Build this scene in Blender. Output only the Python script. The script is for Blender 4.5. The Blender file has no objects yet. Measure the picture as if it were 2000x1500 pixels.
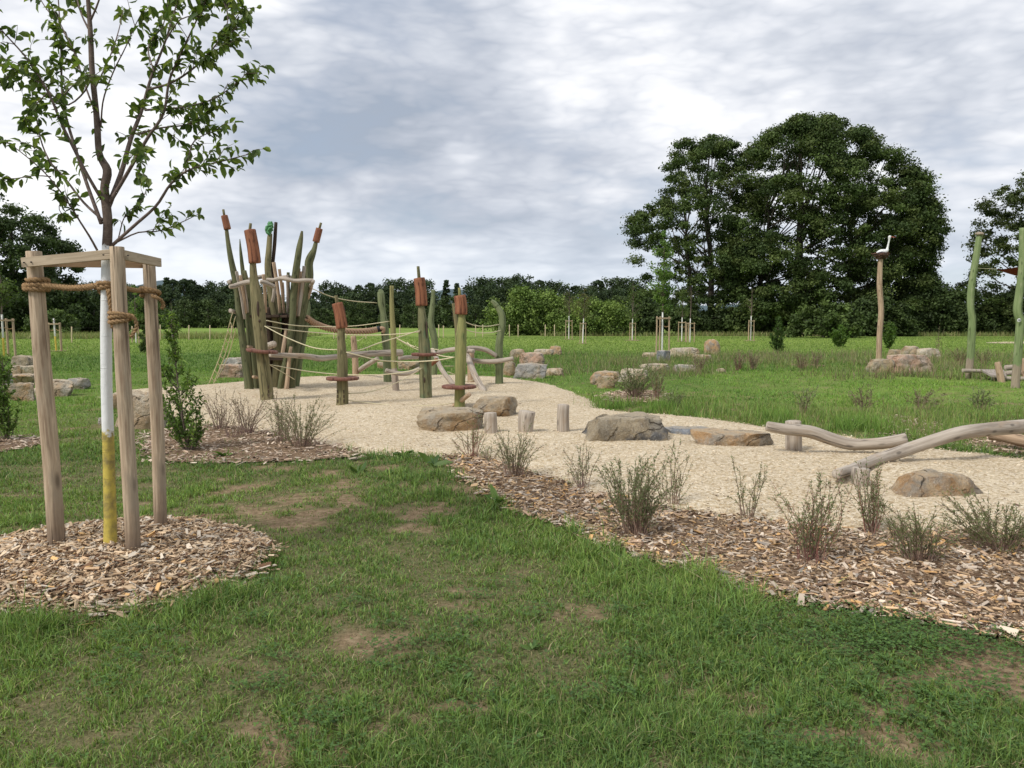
import bpy, math, random
import numpy as np
from mathutils import Vector, geometry as mgeo

# ------------------------------------------------------------------ camera, sky, sun, exposure
S = bpy.context.scene
F_PX, HOR, CAM_H = 1500.0, 626.0, 1.6
PITCH = math.atan((750 - HOR) / F_PX)
cam_d = bpy.data.cameras.new('camera')
cam_d.sensor_width = 36.0
cam_d.lens = 36.0 * F_PX / 2000.0
cam_d.clip_start, cam_d.clip_end = 0.05, 6000
cam = bpy.data.objects.new('camera', cam_d)
S.collection.objects.link(cam)
cam.location = (0, 0, CAM_H)
cam.rotation_euler = (math.pi / 2 - PITCH, 0, 0)
S.camera = cam
S.view_settings.view_transform = 'Standard'
S.view_settings.look = 'None'
S.view_settings.gamma = 1.0
S.view_settings.exposure = EXPOSURE = 0.50
S.render.film_transparent = False
try:
    S.cycles.max_bounces = 6
    S.cycles.transparent_max_bounces = 4
    S.cycles.use_denoising = True
except Exception:
    pass

SUN_EL, SUN_AZ = 48.0, -128.0          # azimuth measured from +Y towards +X: behind the viewer, from the left
sd = bpy.data.lights.new('sun', 'SUN')
sd.energy, sd.angle, sd.color = 2.1, math.radians(13), (1.0, 0.955, 0.89)
sun = bpy.data.objects.new('sun', sd)
S.collection.objects.link(sun)
_e, _a = math.radians(SUN_EL), math.radians(SUN_AZ)
sdir = Vector((math.cos(_e) * math.sin(_a), math.cos(_e) * math.cos(_a), math.sin(_e)))
sun.rotation_euler = sdir.to_track_quat('Z', 'Y').to_euler()
sun.location = sdir * 50

def pix_dir(px, py):
    v = Vector(((px - 1000) / F_PX, -(py - 750) / F_PX, -1.0))
    c, s = math.cos(PITCH), math.sin(PITCH)
    return Vector((v.x, -v.z * c + v.y * s, v.z * s + v.y * c)).normalized()

class NT:
    def __init__(self, nt):
        self.nt = nt
        self.L = nt.links.new
    def n(self, t, **k):
        nd = self.nt.nodes.new(t)
        for a, b in k.items():
            setattr(nd, a, b)
        return nd
    def val(self, sock, v):
        if isinstance(v, bpy.types.NodeSocket):
            self.L(v, sock)
        else:
            sock.default_value = v
    def math(self, op, a, b=None, c=None, clamp=False):
        nd = self.n('ShaderNodeMath', operation=op, use_clamp=clamp)
        self.val(nd.inputs[0], a)
        if b is not None: self.val(nd.inputs[1], b)
        if c is not None: self.val(nd.inputs[2], c)
        return nd.outputs[0]
    def vmath(self, op, a, b=None, out=0):
        nd = self.n('ShaderNodeVectorMath', operation=op)
        self.val(nd.inputs[0], a)
        if b is not None: self.val(nd.inputs[1], b)
        return nd.outputs[out]
    def noise(self, vec, scale, detail=4, rough=0.55, dist=0.0, dim='3D'):
        nd = self.n('ShaderNodeTexNoise', noise_dimensions=dim)
        if vec is not None: self.L(vec, nd.inputs['Vector'])
        nd.inputs['Scale'].default_value = scale
        nd.inputs['Detail'].default_value = detail
        nd.inputs['Roughness'].default_value = rough
        nd.inputs['Distortion'].default_value = dist
        return nd.outputs['Fac']
    def ramp(self, fac, stops, mode='LINEAR'):
        nd = self.n('ShaderNodeValToRGB')
        cr = nd.color_ramp
        cr.interpolation = mode
        while len(cr.elements) < len(stops): cr.elements.new(0.5)
        for e, (p, c) in zip(cr.elements, stops):
            e.position = p
            e.color = (c, c, c, 1) if isinstance(c, (int, float)) else (*c[:3], 1)
        self.val(nd.inputs[0], fac)
        return nd.outputs[0]
    def mix(self, fac, a, b, mode='MIX'):
        nd = self.n('ShaderNodeMix', data_type='RGBA', blend_type=mode)
        self.val(nd.inputs['Factor'], fac)
        for sk, v in ((nd.inputs[6], a), (nd.inputs[7], b)):
            if isinstance(v, bpy.types.NodeSocket): self.L(v, sk)
            else: sk.default_value = (*v[:3], 1)
        return nd.outputs[2]
    def mapr(self, v, a, b, c=0.0, d=1.0):
        nd = self.n('ShaderNodeMapRange')
        self.val(nd.inputs[0], v)
        for i, x in enumerate((a, b, c, d)): self.val(nd.inputs[1 + i], x)
        return nd.outputs[0]

W = bpy.data.worlds.new('World')
S.world = W
W.use_nodes = True
def build_world():
    nt = W.node_tree
    nt.nodes.clear()
    g = NT(nt)
    out = g.n('ShaderNodeOutputWorld')
    sky = g.n('ShaderNodeTexSky', sky_type='NISHITA')
    sky.sun_disc = False
    sky.sun_elevation = math.radians(SUN_EL)
    sky.sun_rotation = math.radians(SUN_AZ)
    sky.air_density, sky.dust_density, sky.ozone_density = 1.0, 1.2, 1.5
    b1 = g.n('ShaderNodeBackground'); b1.inputs[1].default_value = 0.12
    g.L(sky.outputs[0], b1.inputs[0])
    D = g.n('ShaderNodeTexCoord').outputs['Generated']
    sep = g.n('ShaderNodeSeparateXYZ'); g.L(D, sep.inputs[0])
    z = g.math('MAXIMUM', sep.outputs[2], 0.0)
    zz = g.math('ADD', z, 0.17)
    comb = g.n('ShaderNodeCombineXYZ')
    g.L(g.math('DIVIDE', sep.outputs[0], zz), comb.inputs[0])
    g.L(g.math('DIVIDE', sep.outputs[1], zz), comb.inputs[1])
    comb.inputs[2].default_value = 3.1
    P = comb.outputs[0]
    warp = g.n('ShaderNodeTexNoise'); g.L(P, warp.inputs['Vector']); warp.inputs['Scale'].default_value = 0.5
    warp.inputs['Detail'].default_value = 3
    wv = g.vmath('SCALE', g.vmath('SUBTRACT', warp.outputs['Color'], (0.5, 0.5, 0.5)))
    wv.node.inputs[3].default_value = 0.7
    P2 = g.vmath('ADD', P, wv)
    n1 = g.noise(P2, 0.80, 6, 0.50)
    n2 = g.noise(P2, 2.6, 9, 0.60)
    dm = g.n('ShaderNodeMapping'); g.L(D, dm.inputs[0]); dm.inputs['Scale'].default_value = (1, 1, 2.9)
    ws = g.vmath('SCALE', wv); ws.node.inputs[3].default_value = 0.10
    DV = g.vmath('ADD', dm.outputs[0], ws)
    bl = None
    for sc_, am in ((3.0, .60), (6.5, .52), (14, .36), (31, .20)):
        q_ = g.math('MULTIPLY', g.math('SUBTRACT', g.math('ABSOLUTE', g.math('SUBTRACT', g.noise(DV, sc_, 1.5, 0.5), 0.5)), 0.095), 2 * am)
        bl = q_ if bl is None else g.math('ADD', bl, q_)
    n3 = g.noise(g.vmath('ADD', P, (7.3, 2.2, 0)), 0.9, 5, 0.5)
    v = g.math('ADD', g.math('MULTIPLY', g.math('SUBTRACT', n1, 0.5), 1.15), g.math('MULTIPLY', g.math('SUBTRACT', n2, 0.5), 0.30))
    v = g.math('ADD', g.math('ADD', v, bl), 0.645)
    # broad bright and dark banks of cloud
    blobs = [((60, 60), .22, .14), ((330, 120), .16, .10), ((1010, 20), .10, .02), ((1300, 60), .2, .10), ((640, 240), .14, -.30), ((790, 290), .11, -.22), ((560, 290), .09, -.16),
             ((960, 300), .10, -.05), ((1180, 250), .18, -.07), ((1800, 60), .16, -.05), ((1400, 180), .2, .05),
             ((640, 400), .05, .22), ((900, 325), .035, .26), ((700, 395), .04, .16), ((1960, 200), .04, .2), ((1090, 190), .05, .16), ((960, 365), .05, -.16), ((1080, 335), .06, -.14), ((560, 30), .05, .16), ((1240, 90), .06, -.10), ((1480, 30), .2, .03),
             ((120, 420), .12, .16), ((1080, 160), .06, .10), ((1180, 400), .12, -.05), ((700, 60), .16, -.03)]
    for (px, py), s, a in blobs:
        d = pix_dir(px, py)
        r = g.vmath('DISTANCE', D, tuple(d), out=1)
        e = g.math('EXPONENT', g.math('MULTIPLY', g.math('POWER', g.math('DIVIDE', r, s), 2.0), -1.0))
        v = g.math('MULTIPLY_ADD', e, a, v)
    hz = g.ramp(z, [(0.0, 1.0), (0.05, 0.75), (0.16, 0.0)])
    v = g.math('MULTIPLY_ADD', hz, 0.05, v)
    col = g.ramp(v, [(0.05, (0.335, 0.38, 0.455)), (0.32, (0.45, 0.487, 0.56)), (0.50, (0.56, 0.592, 0.655)), (0.62, (0.655, 0.68, 0.735)), (0.80, (0.80, 0.812, 0.842)), (1.0, (0.92, 0.92, 0.92))])
    col = g.mix(g.math('MULTIPLY', hz, 0.55), col, (0.60, 0.685, 0.78))
    b2 = g.n('ShaderNodeBackground'); g.L(col, b2.inputs[0]); b2.inputs[1].default_value = SKY_CLOUD
    fac = g.ramp(g.math('ADD', n3, g.math('MULTIPLY', g.math('SUBTRACT', v, 0.5), 0.5)), [(0.25, 0.80), (0.50, 1.0)])
    ms = g.n('ShaderNodeMixShader')
    g.L(fac, ms.inputs[0]); g.L(b1.outputs[0], ms.inputs[1]); g.L(b2.outputs[0], ms.inputs[2])
    g.L(ms.outputs[0], out.inputs[0])
SKY_CLOUD = 0.86
build_world()

# ------------------------------------------------------------------ numpy helpers
rng = np.random.default_rng(11)
def _hash(ix, iy, iz, seed):
    h = (ix.astype(np.int64) * 374761393 + iy.astype(np.int64) * 668265263 + iz.astype(np.int64) * 2147483647 + seed * 974634777) & 0xffffffff
    h = ((h ^ (h >> 13)) * 1274126177) & 0xffffffff
    return ((h ^ (h >> 16)) & 0xffffff) / float(0xffffff)
def vnoise(p, seed=0):
    p = np.asarray(p, float)
    if p.shape[-1] == 2: p = np.concatenate([p, np.zeros(p.shape[:-1] + (1,))], -1)
    i = np.floor(p).astype(np.int64); f = p - i
    f = f * f * (3 - 2 * f)
    r = 0
    for dx in (0, 1):
        wx = f[..., 0] if dx else 1 - f[..., 0]
        for dy in (0, 1):
            wy = f[..., 1] if dy else 1 - f[..., 1]
            for dz in (0, 1):
                wz = f[..., 2] if dz else 1 - f[..., 2]
                r = r + wx * wy * wz * _hash(i[..., 0] + dx, i[..., 1] + dy, i[..., 2] + dz, seed)
    return r
def fbm(p, seed=0, octs=4, rough=0.5):
    p = np.asarray(p, float); a, t, s = 1.0, 0.0, 0.0
    for k in range(octs):
        t = t + a * vnoise(p * (2.03 ** k) + 13.7 * k, seed + k); s += a; a *= rough
    return t / s
def H(x, y):
    """gentle relief of the lawn, fading out with distance"""
    x = np.asarray(x, float); y = np.asarray(y, float)
    d = np.hypot(x, y)
    return (fbm(np.stack([x / 1.9, y / 1.9], -1), 5, 2) - 0.5) * 0.09 * np.clip((22 - d) / 14, 0, 1)
def in_poly(x, y, poly):
    poly = np.asarray(poly, float)
    c = np.zeros(np.shape(x), bool)
    for (x1, y1), (x2, y2) in zip(poly, np.roll(poly, -1, 0)):
        if y1 == y2: continue
        c ^= ((y1 > y) != (y2 > y)) & (x < (x2 - x1) * (y - y1) / (y2 - y1) + x1)
    return c
def edge_dist(x, y, poly):
    """unsigned distance to the outline"""
    poly = np.asarray(poly, float)
    d = np.full(np.shape(x), 1e9)
    for (x1, y1), (x2, y2) in zip(poly, np.roll(poly, -1, 0)):
        ex, ey = x2 - x1, y2 - y1
        t = np.clip(((x - x1) * ex + (y - y1) * ey) / (ex * ex + ey * ey + 1e-12), 0, 1)
        d = np.minimum(d, np.hypot(x - x1 - t * ex, y - y1 - t * ey))
    return d
def sdist(x, y, poly):
    d = edge_dist(x, y, poly)
    return np.where(in_poly(x, y, poly), d, -d)

def gp(px, py, z=None):
    """the point of the ground seen at a spot of the survey photograph"""
    d = pix_dir(px, py); h = 0.0 if z is None else z
    for _ in range(6):
        t = (CAM_H - h) / -d.z
        x, y = d.x * t, d.y * t
        h = float(H(x, y)) if z is None else z
    return np.array([x, y, h])
def pp(px, py, Y):
    d = pix_dir(px, py); t = Y / d.y
    return np.array([d.x * t, Y, CAM_H + d.z * t])

# ------------------------------------------------------------------ scene graph helpers
ORG = {}
def tag(o, label=None, cat=None, group=None, kind=None):
    if label: o['label'] = label
    if cat: o['category'] = cat
    if group: o['group'] = group
    if kind: o['kind'] = kind
    return o
def thing(name, label, cat, loc=(0, 0, 0), group=None):
    o = bpy.data.objects.new(name, None)
    o.empty_display_size = 0.1
    S.collection.objects.link(o)
    o.location = [float(q) for q in loc]
    ORG[o.name] = np.array(loc, float)
    return tag(o, label, cat, group)
def mesh_obj(name, geo, mat, parent=None, loc=None, smooth=True):
    V, F, A = geo
    if parent is not None: org = ORG[parent.name]
    else: org = np.array(loc if loc is not None else (0, 0, 0), float)
    V = np.asarray(V, float) - org
    me = bpy.data.meshes.new(name)
    me.vertices.add(len(V)); me.vertices.foreach_set('co', V.astype(np.float32).ravel())
    F = [np.asarray(f, np.int32) for f in F if len(f)]
    tot = sum(f.size for f in F); nf = sum(len(f) for f in F)
    me.loops.add(tot); me.polygons.add(nf)
    me.loops.foreach_set('vertex_index', np.concatenate([f.ravel() for f in F]))
    cnt = np.concatenate([np.full(len(f), f.shape[1], np.int32) for f in F])
    me.polygons.foreach_set('loop_start', np.concatenate([[0], np.cumsum(cnt)[:-1]]).astype(np.int32))
    try: me.polygons.foreach_set('loop_total', cnt)
    except Exception: pass
    me.polygons.foreach_set('use_smooth', np.full(nf, smooth, bool))
    for k, a in (A or {}).items():
        a = np.asarray(a, np.float32)
        if a.ndim == 2 and a.shape[1] == 4:
            at = me.attributes.new(k, 'FLOAT_COLOR', 'POINT'); at.data.foreach_set('color', a.ravel())
        elif a.ndim == 2:
            at = me.attributes.new(k, 'FLOAT_VECTOR', 'POINT'); at.data.foreach_set('vector', a.ravel())
        else:
            at = me.attributes.new(k, 'FLOAT', 'POINT'); at.data.foreach_set('value', a.ravel())
    me.update(calc_edges=True)
    me.validate()
    me.materials.append(mat)
    o = bpy.data.objects.new(name, me)
    S.collection.objects.link(o)
    if parent is not None:
        o.parent = parent; ORG[o.name] = org
    else:
        o.location = org.tolist(); ORG[o.name] = org
    return o
def join(gs):
    V, F, A, off = [], {}, {}, 0
    for v, f, a in gs:
        v = np.asarray(v, float)
        for q in f:
            q = np.asarray(q, np.int64)
            if len(q): F.setdefault(q.shape[1], []).append(q + off)
        for k, x in (a or {}).items(): A.setdefault(k, []).append(np.asarray(x, float))
        V.append(v); off += len(v)
    return np.concatenate(V), [np.concatenate(x) for x in F.values()], {k: np.concatenate(x) for k, x in A.items()}
def copy_tree(o, loc, rotz=0.0, scale=1.0, label=None, group=None):
    c = o.copy(); S.collection.objects.link(c)
    c.location = [float(q) for q in loc]; c.rotation_euler = (0, 0, rotz); c.scale = (scale,) * 3 if not hasattr(scale, '__len__') else scale
    if label: c['label'] = label
    if group: c['group'] = group
    def kids(src, dst):
        for ch in list(src.children):
            k = ch.copy(); S.collection.objects.link(k); k.parent = dst
            kids(ch, k)
    kids(o, c)
    return c

# ------------------------------------------------------------------ shapes
def catmull(P, n):
    P = np.asarray(P, float)
    if len(P) == 2:
        t = np.linspace(0, 1, n)[:, None]; return P[0] * (1 - t) + P[1] * t
    seg = np.linalg.norm(np.diff(P[:, :3], axis=0), axis=1); s = np.concatenate([[0], np.cumsum(seg)])
    Q = np.vstack([2 * P[0] - P[1], P, 2 * P[-1] - P[-2]])
    out = []
    for t in np.linspace(0, s[-1], n):
        i = min(max(np.searchsorted(s, t, side='right') - 1, 0), len(P) - 2)
        u = (t - s[i]) / max(seg[i], 1e-9)
        p0, p1, p2, p3 = Q[i], Q[i + 1], Q[i + 2], Q[i + 3]
        c = 0.5 * ((2 * p1) + (p2 - p0) * u + (2 * p0 - 5 * p1 + 4 * p2 - p3) * u * u + (3 * p1 - p0 - 3 * p2 + p3) * u ** 3)
        out.append(c)
    return np.array(out)
def frames(C):
    T = np.gradient(C, axis=0); T /= np.linalg.norm(T, axis=1)[:, None] + 1e-12
    a = np.array([0, 1.0, 0]) if abs(T[0][1]) < 0.8 else np.array([1.0, 0, 0])
    n = np.cross(T[0], a); n /= np.linalg.norm(n); N = [n]
    for i in range(1, len(C)):
        n = N[-1] - T[i] * np.dot(N[-1], T[i]); n /= np.linalg.norm(n) + 1e-12; N.append(n)
    N = np.array(N); return T, N, np.cross(T, N)
def tube(P, R, seg=10, n=None, wob=0.0, wfreq=3.0, seed=0, caps=True, bevel=0.12, flat=1.0, step=0.08):
    """round log or rope along P with radius R (scalar or per point)"""
    P = np.asarray(P, float)
    R = np.full(len(P), R, float) if np.isscalar(R) else np.asarray(R, float)
    L = np.linalg.norm(np.diff(P, axis=0), axis=1).sum()
    if n is None: n = max(len(P) + 1, min(60, int(L / step) + 2))
    C4 = catmull(np.hstack([P, R[:, None]]), n); C, r = C4[:, :3], np.maximum(C4[:, 3], 1e-4)
    T, N, B = frames(C)
    s = np.concatenate([[0], np.cumsum(np.linalg.norm(np.diff(C, axis=0), axis=1))])
    if caps and bevel > 0:
        b = bevel * r[0]; e = bevel * r[-1]
        C = np.vstack([C[0], C[0] + T[0] * b, C[1:-1], C[-1] - T[-1] * e, C[-1]])
        s = np.concatenate([[s[0]], [s[0] + b], s[1:-1], [s[-1] - e], [s[-1]]])
        r = np.concatenate([[r[0] * (1 - bevel)], [r[0]], r[1:-1], [r[-1]], [r[-1] * (1 - bevel)]])
        N = np.vstack([N[0], N[0], N[1:-1], N[-1], N[-1]]); B = np.vstack([B[0], B[0], B[1:-1], B[-1], B[-1]])
        n = len(C)
    th = np.linspace(0, 2 * math.pi, seg, endpoint=False)
    rr = np.repeat(r[:, None], seg, 1)
    if wob:
        q = np.stack(np.broadcast_arrays(np.cos(th)[None] * 1.3, np.sin(th)[None] * 1.3, s[:, None] * wfreq + seed * 3.17), -1)
        rr = rr * (1 + wob * 2 * (fbm(q, seed + 3, 3) - 0.5))
    V = C[:, None] + rr[..., None] * (np.cos(th)[None, :, None] * N[:, None] * flat + np.sin(th)[None, :, None] * B[:, None])
    lc = np.stack(np.broadcast_arrays(rr * np.cos(th)[None], rr * np.sin(th)[None], s[:, None]), -1)
    i = np.arange(n - 1)[:, None] * seg; j = np.arange(seg)[None]; j2 = (j + 1) % seg
    F = np.stack([i + j, i + j2, i + seg + j2, i + seg + j], -1).reshape(-1, 4)
    V = V.reshape(-1, 3); lc = lc.reshape(-1, 3); tri = np.zeros((0, 3), int); cap = np.zeros(len(V))
    if caps:
        k = len(V); V = np.vstack([V, C[0], C[-1]]); lc = np.vstack([lc, [0, 0, s[0]], [0, 0, s[-1]]])
        jj = np.arange(seg); a = np.stack([np.full(seg, k), (jj + 1) % seg, jj], -1)
        b0 = (n - 1) * seg; b = np.stack([np.full(seg, k + 1), b0 + jj, b0 + (jj + 1) % seg], -1)
        tri = np.vstack([a, b]); cap = np.concatenate([cap, [1, 1]])
    return V, [F, tri], {'lc': lc, 'cap': cap}
def box(c, half, ax=None, seed=0, jit=0.0):
    """box with small chamfers; ax = 3x3 rows of axes"""
    c = np.asarray(c, float); h = np.asarray(half, float); ax = np.eye(3) if ax is None else np.asarray(ax, float)
    b = min(h) * 0.12
    V, ring = [], []
    for zz, ins in ((-h[2], b), (-h[2] + b, 0), (h[2] - b, 0), (h[2], b)):
        for sx, sy, in ((-1, -1), (1, -1), (1, 1), (-1, 1)):
            V.append([sx * (h[0] - ins), sy * (h[1] - ins), zz])
    V = np.array(V); F = []
    for k in range(3):
        for j in range(4): F.append([k * 4 + j, k * 4 + (j + 1) % 4, k * 4 + 4 + (j + 1) % 4, k * 4 + 4 + j])
    F += [[3, 2, 1, 0], [12, 13, 14, 15]]
    lc = V[:, [1, 2, 0]] + seed
    return c + V @ ax, [np.array(F)], {'lc': lc, 'cap': np.zeros(16)}
def beam_axes(a, b, up=(0, 0, 1)):
    d = np.array(b, float) - a; d /= np.linalg.norm(d)
    s = np.cross(up, d); s /= np.linalg.norm(s); return np.array([d, s, np.cross(d, s)])
def lathe(c, prof, seg=24, wob=0.0, seed=0, tilt=(0, 0)):
    """prof = [(r, z)...]"""
    th = np.linspace(0, 2 * math.pi, seg, endpoint=False)
    V = []; 
    w = 1 + wob * 2 * (fbm(np.stack([np.cos(th) * 1.5 + seed, np.sin(th) * 1.5], -1), seed, 3) - 0.5)
    for r, z in prof: V.append(np.stack([np.cos(th) * r * w, np.sin(th) * r * w, np.full(seg, z)], -1))
    V = np.concatenate(V); n = len(prof)
    i = np.arange(n - 1)[:, None] * seg; j = np.arange(seg)[None]; j2 = (j + 1) % seg
    F = np.stack([i + j, i + j2, i + seg + j2, i + seg + j], -1).reshape(-1, 4)
    k = len(V); V = np.vstack([V, [0, 0, prof[0][1]], [0, 0, prof[-1][1]]]); jj = np.arange(seg)
    tri = np.vstack([np.stack([np.full(seg, k), (jj + 1) % seg, jj], -1), np.stack([np.full(seg, k + 1), (n - 1) * seg + jj, (n - 1) * seg + (jj + 1) % seg], -1)])
    lc = V.copy()
    V[:, 2] += V[:, 0] * tilt[0] + V[:, 1] * tilt[1]
    return V + np.asarray(c, float), [F, tri], {'lc': lc, 'cap': np.zeros(len(V))}
_ICO = {}
def ico(sub):
    if sub not in _ICO:
        import bmesh
        bm = bmesh.new(); bmesh.ops.create_icosphere(bm, subdivisions=sub, radius=1.0)
        V = np.array([v.co[:] for v in bm.verts]); F = np.array([[v.index for v in f.verts] for f in bm.faces]); bm.free()
        _ICO[sub] = (V, F)
    return _ICO[sub]
def blob(c, r, sub=3, wob=0.1, seed=0, freq=1.5):
    V, F = ico(sub); k = 1 + wob * 2 * (fbm(V * freq + seed * 5.1, seed, 3) - 0.5)
    return np.asarray(c, float) + V * k[:, None] * np.asarray(r, float), [F], {'lc': V * np.asarray(r, float), 'cap': np.zeros(len(V))}
def unit(v): return v / (np.linalg.norm(v, axis=-1, keepdims=True) + 1e-12)

# ------------------------------------------------------------------ materials
def new_mat(name):
    m = bpy.data.materials.new(name); m.use_nodes = True
    nt = m.node_tree; nt.nodes.clear(); g = NT(nt)
    out = g.n('ShaderNodeOutputMaterial'); bs = g.n('ShaderNodeBsdfPrincipled')
    g.L(bs.outputs[0], out.inputs[0])
    return m, g, bs, out
def attr(g, name, out='Vector'):
    a = g.n('ShaderNodeAttribute', attribute_name=name); return a.outputs[out]
def bump(g, bs, h, strength, dist=0.01):
    b = g.n('ShaderNodeBump'); g.val(b.inputs['Height'], h); b.inputs['Strength'].default_value = strength; b.inputs['Distance'].default_value = dist
    g.L(b.outputs[0], bs.inputs['Normal'])
def wood_mat(name, light, dark, tint=None, grain=38, bumpd=0.006, rough=0.8, patch=None, patch_lo=0.5, split=None, blotch=1.0, soft=.02, knots=.19):
    """weathered wood seen along 'lc'; patch = second colour in worn blotches; split=(colour, length, soft) below which the wood is bare"""
    m, g, bs, _ = new_mat(name)
    lc = attr(g, 'lc')
    mp = g.n('ShaderNodeMapping'); g.L(lc, mp.inputs[0]); mp.inputs['Scale'].default_value = (grain, grain, grain * 0.045)
    gr = g.noise(mp.outputs[0], 1.0, 5, 0.6, 0.4)
    mp2 = g.n('ShaderNodeMapping'); g.L(lc, mp2.inputs[0]); mp2.inputs['Scale'].default_value = (7, 7, 1.6)
    bl = g.noise(mp2.outputs[0], 1.0, 4, 0.6, 0.6)
    f = g.math('ADD', g.math('MULTIPLY', gr, 0.62), g.math('MULTIPLY', bl, 0.38 * blotch))
    f = g.mapr(f, 0.38, 0.59)
    col = g.mix(f, dark, light)
    if patch is not None:
        mp3 = g.n('ShaderNodeMapping'); g.L(lc, mp3.inputs[0]); mp3.inputs['Scale'].default_value = (9, 9, 2.2); mp3.inputs['Location'].default_value = (3, 1, 7)
        pt = g.ramp(g.noise(mp3.outputs[0], 1.0, 4, 0.6), [(patch_lo, 0.0), (patch_lo + 0.14, 1.0)])
        col = g.mix(g.math('MULTIPLY', pt, 0.85), col, patch)
    if split is not None:
        sp = g.n('ShaderNodeSeparateXYZ'); g.L(lc, sp.inputs[0])
        zz = g.math('ADD', sp.outputs[2], g.math('MULTIPLY', g.math('SUBTRACT', g.noise(lc, 14, 2), 0.5), split[2] * 2))
        k = g.mapr(zz, split[1] + soft, split[1] - soft)
        bare = g.mix(f, tuple(c * 0.62 for c in split[0]), split[0])
        col = g.mix(k, col, bare)
    # long drying cracks and knots
    mp4 = g.n('ShaderNodeMapping'); g.L(lc, mp4.inputs[0]); mp4.inputs['Scale'].default_value = (24, 24, 0.9); mp4.inputs['Location'].default_value = (1.7, 5.1, .3)
    ck = g.ramp(g.noise(mp4.outputs[0], 1.0, 2, 0.5, 0.2), [(0.345, 1.0), (0.375, 0.0)])
    mpk = g.n('ShaderNodeMapping'); g.L(lc, mpk.inputs[0]); mpk.inputs['Scale'].default_value = (9, 9, 3.2)
    vo = g.n('ShaderNodeTexVoronoi'); g.L(mpk.outputs[0], vo.inputs['Vector']); vo.inputs['Scale'].default_value = 1.0
    kn = g.ramp(vo.outputs['Distance'], [(knots * .5, 1.0), (knots, 0.0)])
    col = g.mix(g.math('MULTIPLY', g.math('MAXIMUM', ck, kn), 0.62), col, tuple(c * 0.28 for c in dark))
    capf = attr(g, 'cap', 'Fac')
    col = g.mix(g.math('MULTIPLY', capf, 0.5), col, tuple(min(1, c * 1.25) for c in light))
    g.L(col, bs.inputs['Base Color']); bs.inputs['Roughness'].default_value = rough
    bs.inputs['Specular IOR Level'].default_value = 0.25
    hgt = g.math('SUBTRACT', g.math('MULTIPLY', gr, 0.6), g.math('MULTIPLY', ck, 0.8))
    bump(g, bs, hgt, 0.8, bumpd)
    return m
def leaf_mat(name, transl=0.35, gloss=0.25):
    m, g, bs, out = new_mat(name)
    c = attr(g, 'Col', 'Color')
    g.L(c, bs.inputs['Base Color']); bs.inputs['Roughness'].default_value = 0.55
    bs.inputs['Specular IOR Level'].default_value = gloss
    tr = g.n('ShaderNodeBsdfTranslucent')
    g.L(g.mix(1.0, c, (1.0, 1.05, 0.45), 'MULTIPLY'), tr.inputs[0])
    ms = g.n('ShaderNodeMixShader'); ms.inputs[0].default_value = transl
    g.L(bs.outputs[0], ms.inputs[1]); g.L(tr.outputs[0], ms.inputs[2]); g.L(ms.outputs[0], out.inputs[0])
    return m
def col_mat(name, rough=0.9, spec=0.15, bumps=None):
    m, g, bs, out = new_mat(name)
    g.L(attr(g, 'Col', 'Color'), bs.inputs['Base Color']); bs.inputs['Roughness'].default_value = rough
    bs.inputs['Specular IOR Level'].default_value = spec
    if bumps:
        tc = g.n('ShaderNodeTexCoord').outputs['Object']; bump(g, bs, g.noise(tc, bumps[0], 4), bumps[1], bumps[2])
    return m
def rgba(c): return np.concatenate([np.clip(c, 0, 1), np.ones(c.shape[:-1] + (1,))], -1)
# ------------------------------------------------------------------ outlines of gravel and mulch (surveyed points on the ground)
def poly_px(pts): return np.array([gp(x, y)[:2] for x, y in pts])
def rough_outline(poly, step=0.22, amp=0.12, seed=1, freq=1.6):
    P = np.vstack([poly, poly[:1]]); C = []
    for a, b in zip(P[:-1], P[1:]):
        n = max(1, int(np.linalg.norm(b - a) / step))
        for k in range(n): C.append(a + (b - a) * k / n)
    C = np.array(C)
    for _ in range(2): C = 0.25 * np.roll(C, 1, 0) + 0.5 * C + 0.25 * np.roll(C, -1, 0)
    off = np.stack([fbm(C * freq, seed, 3) - .5, fbm(C * freq + 31, seed + 5, 3) - .5], -1) * 2 * amp
    return C + off
GRAVEL = rough_outline(poly_px([(190, 776), (235, 764), (330, 758), (420, 752), (480, 747), (600, 738), (750, 734), (900, 735), (985, 739), (1060, 748), (1110, 763), (1150, 782),
    (1165, 800), (1240, 808), (1330, 816), (1430, 826), (1500, 836), (1640, 850), (1760, 876), (1880, 886), (2060, 905), (2300, 930), (2300, 1085), (2000, 1060), (1860, 1052), (1700, 1058), (1560, 1040), (1420, 1018),
    (1300, 1008), (1150, 975), (1050, 940), (950, 905), (880, 893), (760, 892), (690, 884), (620, 868), (540, 850), (440, 838), (330, 812), (250, 800)]), 0.25, 0.14, 3)
BED_R = rough_outline(poly_px([(860, 893), (960, 895), (1060, 935), (1150, 965), (1300, 1000), (1420, 1010), (1560, 1030), (1700, 1048), (1860, 1042), (2000, 1050), (2300, 1075), (2330, 1330), (2000, 1262), (1860, 1232), (1700, 1205),
    (1500, 1172), (1400, 1140), (1290, 1105), (1200, 1080), (1120, 1040), (1030, 1012), (960, 975), (900, 935)]), 0.16, 0.09, 8, 2.5)
BED_L = rough_outline(poly_px([(285, 850), (330, 838), (420, 832), (520, 845), (620, 864), (700, 882), (740, 893), (640, 902), (540, 900), (430, 905), (340, 912), (290, 890)]), 0.25, 0.12, 12)
BED_W = rough_outline(poly_px([(-120, 870), (0, 858), (60, 852), (90, 856), (70, 872), (0, 885), (-120, 900)]), 0.25, 0.12, 13)
BED_S = rough_outline(poly_px([(1175, 770), (1240, 762), (1290, 765), (1300, 785), (1240, 790), (1185, 785)]), 0.3, 0.15, 14)
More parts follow.
